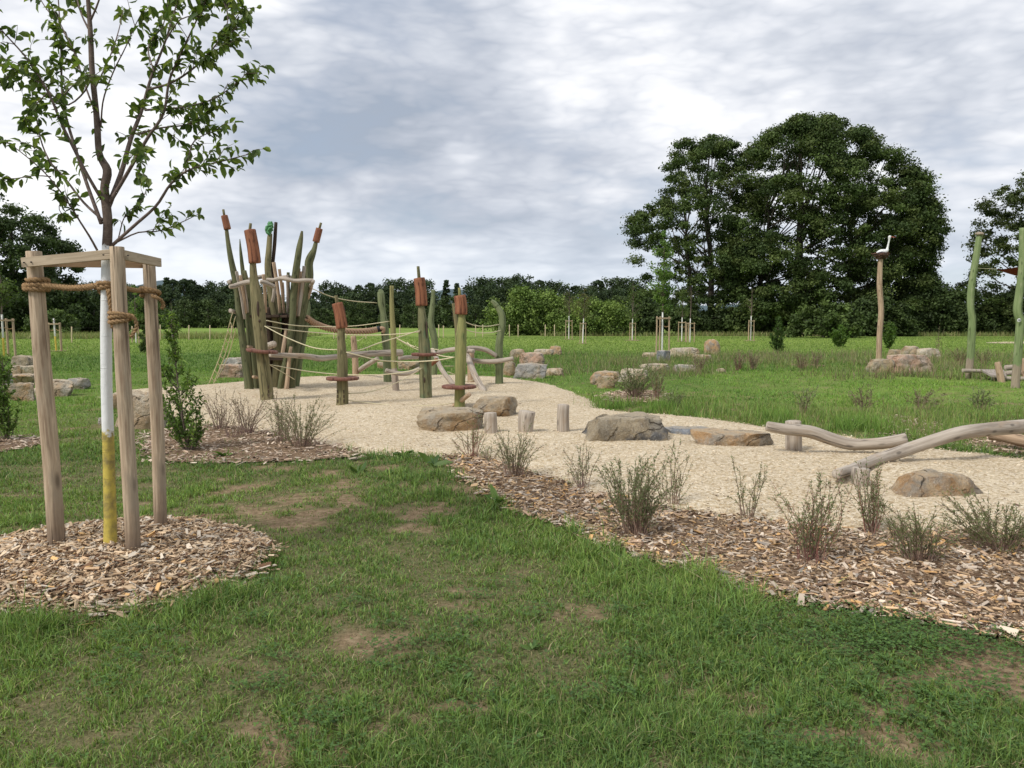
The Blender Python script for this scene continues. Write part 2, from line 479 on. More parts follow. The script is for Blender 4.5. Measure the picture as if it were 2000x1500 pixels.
BED_E = rough_outline(poly_px([(1660, 822), (1750, 812), (1880, 835), (2060, 870), (2200, 890), (2200, 915), (2000, 890), (1880, 878), (1740, 850)]), 0.3, 0.2, 15)
BED_F = rough_outline(poly_px([(1530, 712), (1560, 710), (1590, 711), (1620, 713), (1615, 718), (1570, 719), (1540, 717)]), 0.5, 0.3, 16)
_mc = gp(232, 1096)
_t = np.linspace(0, 2 * math.pi, 72, endpoint=False)
def disc_outline(c, rx, ry, amp, seed, n=72):
    t = np.linspace(0, 2 * math.pi, n, endpoint=False)
    k = 1 + amp * 2 * (fbm(np.stack([np.cos(t) * 1.6 + seed, np.sin(t) * 1.6], -1), seed, 3) - .5)
    return np.stack([c[0] + np.cos(t) * rx * k, c[1] + np.sin(t) * ry * k], -1)
MOUND_C = np.array([_mc[0] - 0.02, _mc[1] - 0.10]); MOUND = disc_outline(MOUND_C, 1.00, 0.96, 0.16, 4)
def Hm(x, y):
    """height of the mulch heap round the staked tree"""
    r = np.hypot((np.asarray(x) - MOUND_C[0]) / 1.12, (np.asarray(y) - MOUND_C[1]) / 1.0)
    return H(x, y) + 0.11 * np.clip(1 - r ** 2, 0, 1) ** 0.8 + 0.03 * (fbm(np.stack([x, y], -1) * 4.0, 9, 3) - 0.5)
SOFT = [GRAVEL, BED_R, BED_L, BED_W, BED_S, MOUND]

def soilmap(x, y):
    """0 = closed turf, 1 = bare earth"""
    p = np.stack([x, y], -1)
    s = fbm(p * 1.7 + 4.2, 21, 4, 0.6)
    s2 = fbm(p * 3.6, 25, 3)
    v = s * 0.20 + s2 * 0.52 + 0.28 * fbm(p * 13, 27, 2)
    # trodden ground between the staked tree and the mulch bed
    for (px, py), r, a in [((700, 965), 1.6, .06), ((560, 1010), 1.0, .05), ((450, 985), 1.1, .06), ((870, 1000), 1.3, .08), ((880, 1385), .25, .2), ((1490, 1385), .2, .25), ((1725, 1375), .28, .22), ((470, 1425), .18, .15),
                           ((1950, 1310), .4, .2), ((1040, 1150), .4, .12), ((1750, 1470), .35, .2), ((1200, 1230), .35, .13), ((1990, 1340), .5, .2), ((700, 1200), .3, .1), ((620, 1420), .3, .12),
                           ((1050, 1300), .8, .02)]:
        c = gp(px, py); v = v + a * np.exp(-((x - c[0]) ** 2 + (y - c[1]) ** 2) / r ** 2)
    for (px, py), r, a in [((520, 1370), .9, .09), ((880, 1460), .5, .06), ((560, 1110), .9, .16), ((1000, 1050), 1.0, .16), ((1700, 1290), .7, .14), ((1400, 1180), .7, .12), ((250, 1230), .6, .10), ((200, 900), 1.4, .06)]:
        c = gp(px, py); v = v - a * np.exp(-((x - c[0]) ** 2 + (y - c[1]) ** 2) / r ** 2)
    return np.clip((v - 0.568) / 0.13, 0, 0.90) * np.clip((26 - np.hypot(x, y)) / 10, 0, 1)

# ------------------------------------------------------------------ ground sheet
def sinh_axis(lo, hi, c, s, n):
    a, b = math.asinh((lo - c) / s), math.asinh((hi - c) / s)
    return c + s * np.sinh(np.linspace(a, b, n))
def grid_mesh(X, Y, Zf):
    gx, gy = np.meshgrid(X, Y); z = Zf(gx, gy)
    V = np.stack([gx, gy, z], -1).reshape(-1, 3); nx = len(X)
    i = (np.arange(len(Y) - 1)[:, None] * nx + np.arange(nx - 1)[None]).reshape(-1)
    return V, np.stack([i, i + 1, i + nx + 1, i + nx], -1)
V, F = grid_mesh(sinh_axis(-900, 900, 0, 3.2, 420), sinh_axis(-60, 1500, 6, 3.2, 460), H)
soil = soilmap(V[:, 0], V[:, 1])
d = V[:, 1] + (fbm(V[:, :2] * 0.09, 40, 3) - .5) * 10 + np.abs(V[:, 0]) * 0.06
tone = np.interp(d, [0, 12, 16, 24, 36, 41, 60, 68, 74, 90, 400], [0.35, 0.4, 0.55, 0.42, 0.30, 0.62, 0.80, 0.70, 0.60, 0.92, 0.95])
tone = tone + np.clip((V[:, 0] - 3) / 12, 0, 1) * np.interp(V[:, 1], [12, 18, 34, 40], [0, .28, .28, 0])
m, g, bs, _ = new_mat('turf_ground')
tc = g.n('ShaderNodeTexCoord').outputs['Object']
so = attr(g, 'soil', 'Fac'); tn = attr(g, 'tone', 'Fac')
n1 = g.noise(tc, 0.35, 5, 0.6); n2 = g.noise(tc, 5.0, 6, 0.65); n3 = g.noise(tc, 48, 4, 0.7)
mpa = g.n('ShaderNodeMapping'); g.L(tc, mpa.inputs[0]); mpa.inputs['Scale'].default_value = (1.0, 0.35, 1)
n4 = g.noise(mpa.outputs[0], 1.6, 5, 0.7)
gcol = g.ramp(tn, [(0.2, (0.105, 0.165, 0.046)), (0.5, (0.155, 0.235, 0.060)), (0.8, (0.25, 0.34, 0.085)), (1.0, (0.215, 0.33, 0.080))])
f = g.math('ADD', g.math('MULTIPLY', n1, 0.35), g.math('ADD', g.math('MULTIPLY', n2, 0.3), g.math('MULTIPLY', n4, 0.35)))
gcol = g.mix(g.mapr(f, 0.36, 0.64), g.mix(1.0, gcol, (0.62, 0.66, 0.62), 'MULTIPLY'), g.mix(1.0, gcol, (1.32, 1.22, 1.15), 'MULTIPLY'))
gcol = g.mix(g.mapr(n3, 0.35, 0.7), g.mix(1.0, gcol, (0.7, 0.72, 0.7), 'MULTIPLY'), gcol)
gcol = g.mix(g.math('MULTIPLY', g.ramp(g.noise(tc, 0.8, 6, 0.7), [(0.56, 0), (0.68, 1)]), 0.35), gcol, (0.20, 0.19, 0.07))
scol = g.ramp(g.noise(tc, 22, 6, 0.7), [(0.3, (0.12, 0.085, 0.050)), (0.5, (0.25, 0.175, 0.108)), (0.68, (0.37, 0.28, 0.18))])
near = g.n('ShaderNodeSeparateXYZ'); g.L(tc, near.inputs[0])
under = g.mapr(near.outputs[1], 9.0, 15.0, 0.75, 0.0)
thatch = g.ramp(g.noise(tc, 60, 5, 0.75), [(0.35, (0.06, 0.052, 0.03)), (0.6, (0.19, 0.155, 0.09))])
gcol = g.mix(under, gcol, thatch)
col = g.mix(so, gcol, scol)
g.L(col, bs.inputs['Base Color']); bs.inputs['Roughness'].default_value = 1.0; bs.inputs['Specular IOR Level'].default_value = 0.05
bump(g, bs, g.math('ADD', n3, g.math('MULTIPLY', n2, 1.2)), 0.6, 0.03)
TURF = m
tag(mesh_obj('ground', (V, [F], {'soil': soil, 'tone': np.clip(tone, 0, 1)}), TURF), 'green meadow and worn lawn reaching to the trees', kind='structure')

# ------------------------------------------------------------------ gravel, mulch sheets
def sheet(name, outline, mat, label, lift=0.006, spacing=0.3, zf=H, edge=None, seed=0):
    lo, hi = outline.min(0), outline.max(0)
    gx, gy = np.meshgrid(np.arange(lo[0], hi[0], spacing), np.arange(lo[1], hi[1], spacing))
    P = np.stack([gx.ravel(), gy.ravel()], -1) + np.random.default_rng(seed).uniform(-.2, .2, (gx.size, 2)) * spacing
    P = P[sdist(P[:, 0], P[:, 1], outline) > spacing * 0.4]
    n = len(outline)
    vs = [Vector(p) for p in np.vstack([outline, P])]
    r = mgeo.delaunay_2d_cdt(vs, [], [list(range(n))], 1, 1e-5)
    v2 = np.array([v[:] for v in r[0]]); F = np.array([f for f in r[2] if len(f) == 3])
    e = edge_dist(v2[:, 0], v2[:, 1], outline)
    z = zf(v2[:, 0], v2[:, 1]) + lift + 0.015 * np.clip(e / 0.25, 0, 1)
    # faces up
    a, b, c = v2[F[:, 0]], v2[F[:, 1]], v2[F[:, 2]]
    neg = ((b - a)[:, 0] * (c - a)[:, 1] - (b - a)[:, 1] * (c - a)[:, 0]) < 0
    F[neg] = F[neg][:, ::-1]
    o = mesh_obj(name, (np.hstack([v2, z[:, None]]), [F], {'edge': np.clip(e, 0, 1)}), mat)
    return tag(o, label, kind='structure')
m, g, bs, _ = new_mat('woodchip_gravel')
tc = g.n('ShaderNodeTexCoord').outputs['Object']
vo = g.n('ShaderNodeTexVoronoi'); g.L(tc, vo.inputs['Vector']); vo.inputs['Scale'].default_value = 42
vo2 = g.n('ShaderNodeTexVoronoi'); g.L(tc, vo2.inputs['Vector']); vo2.inputs['Scale'].default_value = 95
c1 = g.ramp(g.math('FRACT', g.math('MULTIPLY', g.n('ShaderNodeSeparateColor').outputs[0], 1.0)), [(0, 0.5), (1, 0.5)])
sc = g.n('ShaderNodeSeparateColor'); g.L(vo.outputs['Color'], sc.inputs[0])
sc2 = g.n('ShaderNodeSeparateColor'); g.L(vo2.outputs['Color'], sc2.inputs[0])
c = g.ramp(sc.outputs[0], [(0.0, (0.34, 0.25, 0.145)), (0.22, (0.52, 0.43, 0.29)), (0.6, (0.67, 0.57, 0.42)), (1.0, (0.78, 0.70, 0.56))])
c = g.mix(g.math('MULTIPLY', sc2.outputs[1], 0.45), c, (0.42, 0.33, 0.21))
big = g.noise(tc, 0.55, 5, 0.6)
c = g.mix(g.mapr(big, 0.35, 0.65, 0.0, 0.45), c, g.mix(1.0, c, (0.78, 0.74, 0.68), 'MULTIPLY'))
c = g.mix(g.math('MULTIPLY', g.ramp(g.noise(tc, 9, 5, 0.7), [(0.52, 0), (0.66, 1)]), 0.4), c, (0.36, 0.28, 0.18))
g.L(c, bs.inputs['Base Color']); bs.inputs['Roughness'].default_value = 0.95; bs.inputs['Specular IOR Level'].default_value = 0.1
bump(g, bs, g.math('ADD', vo.outputs['Distance'], g.math('MULTIPLY', g.noise(tc, 3.0, 4), 0.8)), 0.7, 0.02)
GRAV = m
m, g, bs, _ = new_mat('mulch_soil')
tc = g.n('ShaderNodeTexCoord').outputs['Object']
c = g.ramp(g.noise(tc, 30, 6, 0.7), [(0.30, (0.05, 0.033, 0.021)), (0.5, (0.17, 0.115, 0.072)), (0.66, (0.36, 0.26, 0.17))])
g.L(c, bs.inputs['Base Color']); bs.inputs['Roughness'].default_value = 1.0; bs.inputs['Specular IOR Level'].default_value = 0.05
bump(g, bs, g.noise(tc, 26, 5), 1.0, 0.03)
MULCH = m
def Hg(x, y):
    """the gravel pit, raked into low waves"""
    p = np.stack([x, y], -1); e = np.clip(sdist(x, y, GRAVEL) / 1.0, 0, 1)
    return H(x, y) + np.clip(e * 3, 0, 1) * .035 + e * (0.07 * (fbm(p * 1.1, 61, 3) - 0.42) + .05 * (fbm(p * 3.3, 62, 2) - .5))
sheet('gravel_path', GRAVEL, GRAV, 'pale woodchip gravel of the playground pit', lift=0.012, spacing=0.13, zf=Hg)
for i, (o_, l_) in enumerate([(BED_R, 'brown bark mulch bed along the pale gravel'), (BED_L, 'mulch patch under the wispy shrubs by the leafy bush'), (BED_W, 'mulch patch at the picture edge under a leafy bush'),
                              (BED_S, 'mulch patch beside the orange and grey boulders'), (BED_E, 'weedy mulch strip behind the long log'), (BED_F, 'distant weedy mulch strip near the stork pole')]):
    sheet('ground', o_, MULCH, l_, lift=0.020, spacing=0.2, seed=i)
sheet('ground', MOUND, MULCH, 'heaped mulch round the staked tree', lift=0.006, spacing=0.07, zf=Hm)

# ------------------------------------------------------------------ loose wood chips
def chips(name, label, outline, per_m2, zf, lmin, lmax, seed, pal, spill=0.10, keep=None, flat=0.35):
    r = np.random.default_rng(seed)
    lo, hi = outline.min(0) - spill * 2, outline.max(0) + spill * 2
    n = int((hi - lo).prod() * per_m2)
    P = r.uniform(lo, hi, (n, 2))
    if keep is not None: P = P[r.random(n) < keep(P[:, 0], P[:, 1])]
    s = sdist(P[:, 0], P[:, 1], outline)
    P = P[r.random(len(P)) < np.clip(0.9 + s / spill * 0.9, 0, 1) * np.where(s < 0, 0.5, 1)]
    n = len(P)
    z = zf(P[:, 0], P[:, 1]) + 0.022 + r.random(n) ** 2 * 0.028
    L = lmin + (lmax - lmin) * r.random(n) ** 2.2; Wd = L * r.uniform(0.16, 0.5, n); Th = np.minimum(Wd, 0.012) * r.uniform(0.25, 0.6, n)
    yaw = r.uniform(0, 2 * math.pi, n); pit = r.normal(0, flat * 0.6, n); rol = r.normal(0, flat, n)
    ex = np.stack([np.cos(yaw) * np.cos(pit), np.sin(yaw) * np.cos(pit), np.sin(pit)], -1)
    sd_ = np.stack([-np.sin(yaw), np.cos(yaw), np.zeros(n)], -1); up = np.cross(ex, sd_)
    ey = sd_ * np.cos(rol)[:, None] + up * np.sin(rol)[:, None]; ez = np.cross(ex, ey)
    C = np.concatenate([P, z[:, None]], -1)
    tap = r.uniform(0.4, 1.0, (n, 2))
    V = []
    for sz in (-1, 1):
        for sx, sy, k in ((-1, -1, 0), (1, -1, 1), (1, 1, 1), (-1, 1, 0)):
            V.append(C + ex * (sx * L / 2)[:, None] + ey * (sy * Wd / 2 * tap[:, k])[:, None] + ez * (sz * Th / 2)[:, None])
    V = np.stack(V, 1).reshape(-1, 3)
    b = np.arange(n)[:, None] * 8
    F = np.concatenate([b + np.array(q)[None] for q in ([4, 5, 6, 7], [0, 1, 5, 4], [1, 2, 6, 5], [2, 3, 7, 6], [3, 0, 4, 7])])
    pal = np.array([p[1] for p in pal]); w = np.array([0.0]); 
    return n, V, F, P, r
def chip_stuff(name, label, outline, per_m2, zf, lmin, lmax, seed, pal, **k):
    n, V, F, P, r = chips(name, label, outline, per_m2, zf, lmin, lmax, seed, pal, **k)
    wt = np.array([p[0] for p in pal]); cc = np.array([p[1] for p in pal])
    # the palette drifts in patches, as older and fresher mulch does
    drift = fbm(P * 1.3, seed + 70, 3)
    idx = r.choice(len(pal), n, p=wt / wt.sum())
    col = cc[idx] * r.uniform(0.68, 1.2, (n, 1)) * (0.72 + 0.56 * drift)[:, None]
    col = np.repeat(col, 8, 0)
    return tag(mesh_obj(name, (V, [F], {'Col': rgba(col)}), CHIPM, smooth=False), label, kind='stuff')
CHIPM = col_mat('wood_chips', 0.85, 0.15)
PAL = [(3.2, (0.56, 0.39, 0.23)), (2.5, (0.40, 0.28, 0.19)), (1.8, (0.52, 0.43, 0.34)), (2.0, (0.66, 0.55, 0.43)), (1.6, (0.13, 0.08, 0.05)), (.6, (0.32, 0.28, 0.24)), (.7, (0.58, 0.35, 0.15))]
PALF = [(3, (0.58, 0.43, 0.28)), (2, (0.48, 0.33, 0.20)), (2.6, (0.56, 0.48, 0.38)), (1.5, (0.66, 0.52, 0.36)), (1.5, (0.15, 0.085, 0.05)), (.5, (0.60, 0.38, 0.17))]
PALO = [(3, (0.45, 0.33, 0.24)), (2, (0.55, 0.44, 0.34)), (1.3, (0.20, 0.135, 0.095)), (1.5, (0.62, 0.52, 0.41))]
chip_stuff('wood_chips', 'fresh orange and grey wood chips heaped round the staked tree', MOUND, 4200, Hm, 0.014, 0.085, 1, PALF, spill=0.12, flat=0.42)
chip_stuff('wood_chips', 'wood chips of the long mulch bed', BED_R, 3000, H, 0.015, 0.09, 2, PAL, spill=0.10,
           keep=lambda x, y: np.interp(y, [4, 7, 12], [1.0, 0.75, 0.5]) * (x < 11))
for i, (o_, l_) in enumerate([(BED_L, 'grey brown wood chips under the wispy shrubs'), (BED_W, 'wood chips below the leafy bush at the edge'), (BED_S, 'wood chips beside the orange and grey boulders'), (BED_E, 'sparse wood chips behind the long log')]):
    chip_stuff('wood_chips', l_, o_, 520 if i < 2 else 420, H, 0.03, 0.11, 5 + i, PALO, spill=0.25, keep=lambda x, y: (np.abs(x) < 16) * 1.0)
PALG = [(3, (0.70, 0.58, 0.41)), (2, (0.60, 0.48, 0.32)), (2, (0.82, 0.72, 0.56)), (1.2, (0.36, 0.27, 0.17)), (1, (0.50, 0.42, 0.32))]
chip_stuff('gravel', 'loose pale chips on the playground pit', GRAVEL, 1900, lambda x, y: Hg(x, y) - 0.010, 0.009, 0.030, 31, PALG, spill=0.12, flat=0.3,
           keep=lambda x, y: np.clip(6.5 / y, 0, 1) ** 1.6 * (np.abs(x) < y * 0.72 + 0.6))

chip_stuff('wood_chips', 'stray darker bark chips scattered over the pale gravel', GRAVEL, 34, Hg, 0.015, 0.06, 41, PALO, spill=0.3, keep=lambda x, y: np.clip(np.exp(-edge_dist(x, y, BED_R) / .5) + .12, 0, 1) * (np.abs(x) < 14))
FINE = [(3, (0.16, 0.10, 0.06)), (3, (0.30, 0.20, 0.12)), (2, (0.45, 0.34, 0.22)), (1, (0.07, 0.045, 0.03))]
chip_stuff('bark_debris', 'fine bark fibres and crumbs between the chips round the staked tree', MOUND, 3500, lambda x, y: Hm(x, y) + .004, 0.006, 0.03, 42, FINE, spill=0.2, flat=.5)
chip_stuff('bark_debris', 'fine bark fibres and crumbs in the long mulch bed', BED_R, 2200, lambda x, y: H(x, y) + .004, 0.007, 0.032, 43, FINE, spill=0.16, flat=.5, keep=lambda x, y: np.interp(y, [4, 7, 12], [1.0, 0.7, 0.3]) * (x < 9))
# ------------------------------------------------------------------ grass
def blades(P, h, w, lean, col, tipcol, r, segs=2):
    n = len(P); z = H(P[:, 0], P[:, 1])
    yaw = r.uniform(0, 2 * math.pi, n); fa = yaw + r.normal(0, 1.2, n)
    side = np.stack([np.cos(yaw), np.sin(yaw), np.zeros(n)], -1); fw = np.stack([np.cos(fa), np.sin(fa), np.zeros(n)], -1)
    B = np.concatenate([P, (z - 0.004)[:, None]], -1); up = np.array([0, 0, 1.0])
    def at(t): return B + fw * (lean * h * t * t)[:, None] + up * (h * (t - 0.28 * lean * t * t))[:, None]
    c0 = col * 0.72; c1 = col; c2 = tipcol  # blade base coloured darker, painted shade low in the turf
    if segs == 2:
        m_ = at(0.55)
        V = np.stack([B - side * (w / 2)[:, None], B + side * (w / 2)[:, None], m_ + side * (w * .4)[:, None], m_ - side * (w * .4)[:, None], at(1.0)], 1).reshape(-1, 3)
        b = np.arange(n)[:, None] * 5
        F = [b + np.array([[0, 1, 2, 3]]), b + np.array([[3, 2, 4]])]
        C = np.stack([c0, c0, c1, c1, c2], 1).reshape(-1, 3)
    else:
        V = np.stack([B - side * (w / 2)[:, None], B + side * (w / 2)[:, None], at(1.0)], 1).reshape(-1, 3)
        F = [np.arange(n)[:, None] * 3 + np.array([[0, 1, 2]])]
        C = np.stack([c0, c0, c2], 1).reshape(-1, 3)
    return V, F, {'Col': rgba(C)}
def turf_ok(P, r, fuzz):
    k = np.ones(len(P))
    for o_ in SOFT:
        lo, hi = o_.min(0) - .5, o_.max(0) + .5
        s = (P[:, 0] > lo[0]) & (P[:, 0] < hi[0]) & (P[:, 1] > lo[1]) & (P[:, 1] < hi[1])
        idx = np.where(s)[0]
        if len(idx):
            d_ = sdist(P[idx, 0], P[idx, 1], o_); lim = 0.985 if o_ is not BED_L else 0.55
            k[idx] = np.minimum(k[idx], np.clip(0.5 - d_ / fuzz, 0, 1) + np.where(d_ > 0, 1 - lim, 0) * 0.4)
    return r.random(len(P)) < k
def fieldpts(n, y0, y1, r, spread=0.80, power=-1.0):
    """points over the strip of lawn between two distances, thinning with distance"""
    u = r.random(n)
    y = y0 * (y1 / y0) ** u if power == -1.0 else y0 + (y1 - y0) * u
    x = r.uniform(-1, 1, n) * (y * spread + 1.6)
    return np.stack([x, y], -1)
GREEN = np.array([[0.150, 0.200, 0.066], [0.175, 0.220, 0.072], [0.115, 0.170, 0.062], [0.215, 0.235, 0.088], [0.150, 0.205, 0.100]])
STRAW = np.array([[0.46, 0.39, 0.23], [0.36, 0.30, 0.16], [0.28, 0.24, 0.11]])
GRASSM = leaf_mat('grass_blades', 0.30, 0.22)
def grass(name, label, n, y0, y1, hmul, wid, seed, segs=2, dens=1.0, clump=None, straw=0.08):
    r = np.random.default_rng(seed)
    P = fieldpts(n, y0, y1, r)
    P = P[turf_ok(P, r, 0.22 if y0 < 14 else 0.5)]
    s = soilmap(P[:, 0], P[:, 1])
    P = P[r.random(len(P)) < (1 - 0.93 * s ** 1.1)]
    s = soilmap(P[:, 0], P[:, 1])
    q = fbm(P * 1.1, 90, 3); q2 = fbm(P * 7.5, 93, 3)
    tuft = np.clip((q - 0.36) / 0.3, 0, 1) * 0.65 + np.clip((q2 - 0.4) / 0.3, 0, 1) * 0.5
    keep = r.random(len(P)) < (0.22 + 0.78 * tuft); P, s, tuft, q = P[keep], s[keep], tuft[keep], q[keep]
    # longer where the mower does not reach: along the mulch and gravel edges
    ed = np.full(len(P), 9.0)
    for o_ in (MOUND, BED_R, GRAVEL, BED_S, BED_E):
        lo, hi = o_.min(0) - 1.5, o_.max(0) + 1.5
        idx = np.where((P[:, 0] > lo[0]) & (P[:, 0] < hi[0]) & (P[:, 1] > lo[1]) & (P[:, 1] < hi[1]))[0]
        if len(idx): ed[idx] = np.minimum(ed[idx], edge_dist(P[idx, 0], P[idx, 1], o_))
    edge = np.exp(-(ed / 0.45) ** 2)
    h = (0.018 + 0.066 * tuft * r.random(len(P)) + 0.012 * r.random(len(P))) * (1 - 0.55 * s) * (1 + 0.9 * edge * (fbm(P * 2.2, 95, 2) > 0.42)) * hmul
    h *= np.where(r.random(len(P)) < 0.02, 1.9, 1.0)
    w = wid * r.uniform(0.7, 1.4, len(P)) * np.sqrt(np.maximum(1, P[:, 1] / y0) )
    ci = r.choice(len(GREEN), len(P), p=[.3, .25, .2, .13, .12])
    c = GREEN[ci] * r.uniform(0.5, 1.6, (len(P), 1)) * np.array([1.03, 1.24, 0.90])
    tn_ = fbm(P * 0.45, 97, 3)[:, None]
    c = c * (0.78 + 0.5 * tn_) * np.array([1, 1, 1]) + (tn_ - 0.5) * np.array([0.05, 0.03, -0.01])
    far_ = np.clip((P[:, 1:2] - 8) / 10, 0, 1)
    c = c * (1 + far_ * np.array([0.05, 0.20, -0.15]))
    ys = (r.random(len(P)) < straw * (0.5 + 1.6 * np.clip((0.62 - tuft), 0, 1) + s))
    c[ys] = STRAW[r.integers(0, 3, ys.sum())] * r.uniform(0.6, 1.15, (ys.sum(), 1))
    tip = c * r.uniform(1.0, 1.35, (len(P), 1)); br = r.random(len(P)) < 0.12
    tip[br] = np.array([0.38, 0.34, 0.17])
    lean = np.abs(r.normal(0.55, 0.5, len(P))) + ys * r.uniform(0, .9, len(P))
    return blades(P, h, w, np.clip(lean, 0, 1.6), np.clip(c, 0.01, 1), np.clip(tip, 0.01, 1), r, segs)
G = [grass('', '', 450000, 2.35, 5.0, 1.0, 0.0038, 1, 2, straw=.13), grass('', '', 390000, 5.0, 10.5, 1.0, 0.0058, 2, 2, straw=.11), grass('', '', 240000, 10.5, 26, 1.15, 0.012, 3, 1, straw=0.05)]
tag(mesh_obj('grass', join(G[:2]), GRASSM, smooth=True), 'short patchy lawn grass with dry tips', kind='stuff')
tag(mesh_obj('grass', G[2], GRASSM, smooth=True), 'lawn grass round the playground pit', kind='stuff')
def far_tufts(n, y0, y1, h0, w0, seed, cols, ok=None, label=''):
    r = np.random.default_rng(seed); P = fieldpts(n, y0, y1, r); P = P[turf_ok(P, r, 0.6)]
    if ok is not None: P = P[r.random(len(P)) < ok(P[:, 0], P[:, 1])]
    n = len(P); c = np.array(cols)[r.integers(0, len(cols), n)] * r.uniform(0.65, 1.25, (n, 1))
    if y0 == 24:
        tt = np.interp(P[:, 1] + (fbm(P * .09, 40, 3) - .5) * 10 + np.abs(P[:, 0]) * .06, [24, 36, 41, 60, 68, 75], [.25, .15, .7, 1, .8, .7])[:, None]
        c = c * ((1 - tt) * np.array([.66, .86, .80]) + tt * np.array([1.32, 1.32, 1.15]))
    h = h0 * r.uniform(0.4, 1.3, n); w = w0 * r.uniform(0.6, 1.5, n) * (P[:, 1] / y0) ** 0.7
    return tag(mesh_obj('grass', blades(P, h, w, np.abs(r.normal(.3, .3, n)), c, c * 1.3, r, 1), GRASSM), label, kind='stuff')
def lawn_h(y): return 0.06
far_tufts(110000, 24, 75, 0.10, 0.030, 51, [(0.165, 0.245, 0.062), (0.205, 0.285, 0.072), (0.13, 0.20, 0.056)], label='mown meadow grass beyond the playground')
# long weedy grass of the rough strips
def rough(x, y):
    k = np.zeros(len(x))
    for (px, py), rx, ry, a in [((1500, 706), 8, 5, .9), ((1330, 706), 5, 5, .7), ((1840, 706), 7, 5, .9), ((1960, 712), 6, 5, .7), ((1650, 700), 6, 4, .8), ((1240, 790), 1.4, 1.2, 1), ((1330, 806), 2.2, .8, .8),
                                ((1560, 826), 2.6, 1.0, .9), ((1800, 835), 3.2, 2.2, .9), ((1960, 870), 2.0, 1.2, .9), ((1130, 672), 8, 4, .1), ((40, 672), 14, 8, .35), ((300, 660), 16, 8, .25)]:
        c = gp(px, py); k = np.maximum(k, a * np.exp(-(((x - c[0]) / rx) ** 2 + ((y - c[1]) / ry) ** 2)))
    return np.clip(k * 1.4 * (fbm(np.stack([x, y], -1) * .8, 77, 3) > .42) , 0, 1)
far_tufts(170000, 10, 48, 0.19, 0.012, 52, [(0.19, 0.28, 0.07), (0.23, 0.31, 0.08), (0.15, 0.23, 0.07), (0.30, 0.28, 0.13)], ok=rough, label='long weedy grass among the boulders')
far_tufts(60000, 66, 84, 0.5, 0.07, 53, [(0.17, 0.23, 0.07), (0.22, 0.25, 0.085), (0.30, 0.28, 0.13)], ok=lambda x, y: np.where(x > 3, .8, 0.0) * (y > 78 - 0 * x) + np.where(x < -20, .5, 0) * (y > 60), label='unmown grass along the foot of the trees')

def weeds(x, y):
    k = np.zeros(len(x))
    for (px, py), rx, ry, a in [((1450, 708), 6, 2.6, 1), ((1600, 700), 6, 3.0, 1), ((1320, 712), 5, 2.4, .9), ((1860, 694), 4, 2.4, .8), ((1960, 706), 5, 2.5, 1), ((1230, 730), 2.5, 1.5, .7), ((1700, 700), 4, 2, .7), ((1900, 716), 4, 2.0, 1), ((1780, 735), 3, 1.6, .6), ((1990, 725), 3, 2, 1), ((1400, 700), 5, 3, .8)]:
        c = gp(px, py); k = np.maximum(k, a * np.exp(-(((x - c[0]) / rx) ** 2 + ((y - c[1]) / ry) ** 2)))
    return np.clip(k * 1.5 * (fbm(np.stack([x, y], -1) * 1.1, 78, 3) > .50), 0, 1)
far_tufts(95000, 20, 44, 0.36, 0.016, 54, [(0.20, 0.25, 0.09), (0.27, 0.29, 0.12), (0.15, 0.20, 0.08), (0.31, 0.26, 0.16), (0.25, 0.18, 0.13)], ok=weeds, label='tall uneven yellow green weeds between the meadow boulders')
def lush(x, y):
    k = np.zeros(len(x))
    for (px, py), rx, ry, a in [((1185, 795), .55, .45, 1), ((1235, 800), .8, .3, .8), ((1290, 806), .8, .3, .8), ((1545, 822), .5, .35, 1), ((1600, 826), .6, .3, .9), ((1660, 836), .6, .4, .8), ((1830, 850), .5, .4, .7), ((1960, 1052), .2, .15, 1)]:
        c = gp(px, py); k = np.maximum(k, a * np.exp(-(((x - c[0]) / rx) ** 2 + ((y - c[1]) / ry) ** 2)))
    return k * np.clip((fbm(np.stack([x, y], -1) * 2.6, 79, 3) - .42) * 7, 0, 1)
far_tufts(420000, 9, 20, 0.26, 0.009, 55, [(0.17, 0.30, 0.06), (0.22, 0.34, 0.08), (0.13, 0.24, 0.05)], ok=lush, label='lush bright grass tufts at the gravel edge')
# ------------------------------------------------------------------ wood kinds
STAKE = wood_mat('peeled_pine', (0.58, 0.455, 0.32), (0.27, 0.19, 0.125), grain=70, patch=(0.34, 0.275, 0.20), patch_lo=0.49, bumpd=.014, split=((0.23, 0.165, 0.115), 0.42, 0.05), soft=.16, knots=.24)
RAILW = wood_mat('sawn_lath', (0.52, 0.42, 0.30), (0.36, 0.28, 0.19), grain=55, bumpd=0.003)
SPLITW = wood_mat('split_pine', (0.52, 0.34, 0.20), (0.36, 0.23, 0.13), grain=48)
GREYLOG = wood_mat('grey_robinia', (0.47, 0.41, 0.34), (0.26, 0.215, 0.17), grain=34, patch=(0.36, 0.27, 0.19), patch_lo=0.55, bumpd=0.012)
TANLOG = wood_mat('tan_robinia', (0.50, 0.37, 0.25), (0.27, 0.18, 0.115), grain=34, bumpd=0.01)
OLIVE = wood_mat('olive_stained_robinia', (0.235, 0.205, 0.105), (0.105, 0.098, 0.046), grain=26, patch=(0.24, 0.19, 0.10), patch_lo=0.56, bumpd=0.014)
MOSS = wood_mat('moss_green_robinia', (0.155, 0.160, 0.082), (0.068, 0.078, 0.036), grain=26, patch=(0.17, 0.14, 0.07), patch_lo=0.56, bumpd=0.014)
JADE = wood_mat('jade_painted_robinia', (0.195, 0.225, 0.112), (0.11, 0.135, 0.066), grain=26, patch=(0.20, 0.19, 0.10), patch_lo=0.6, bumpd=0.012)
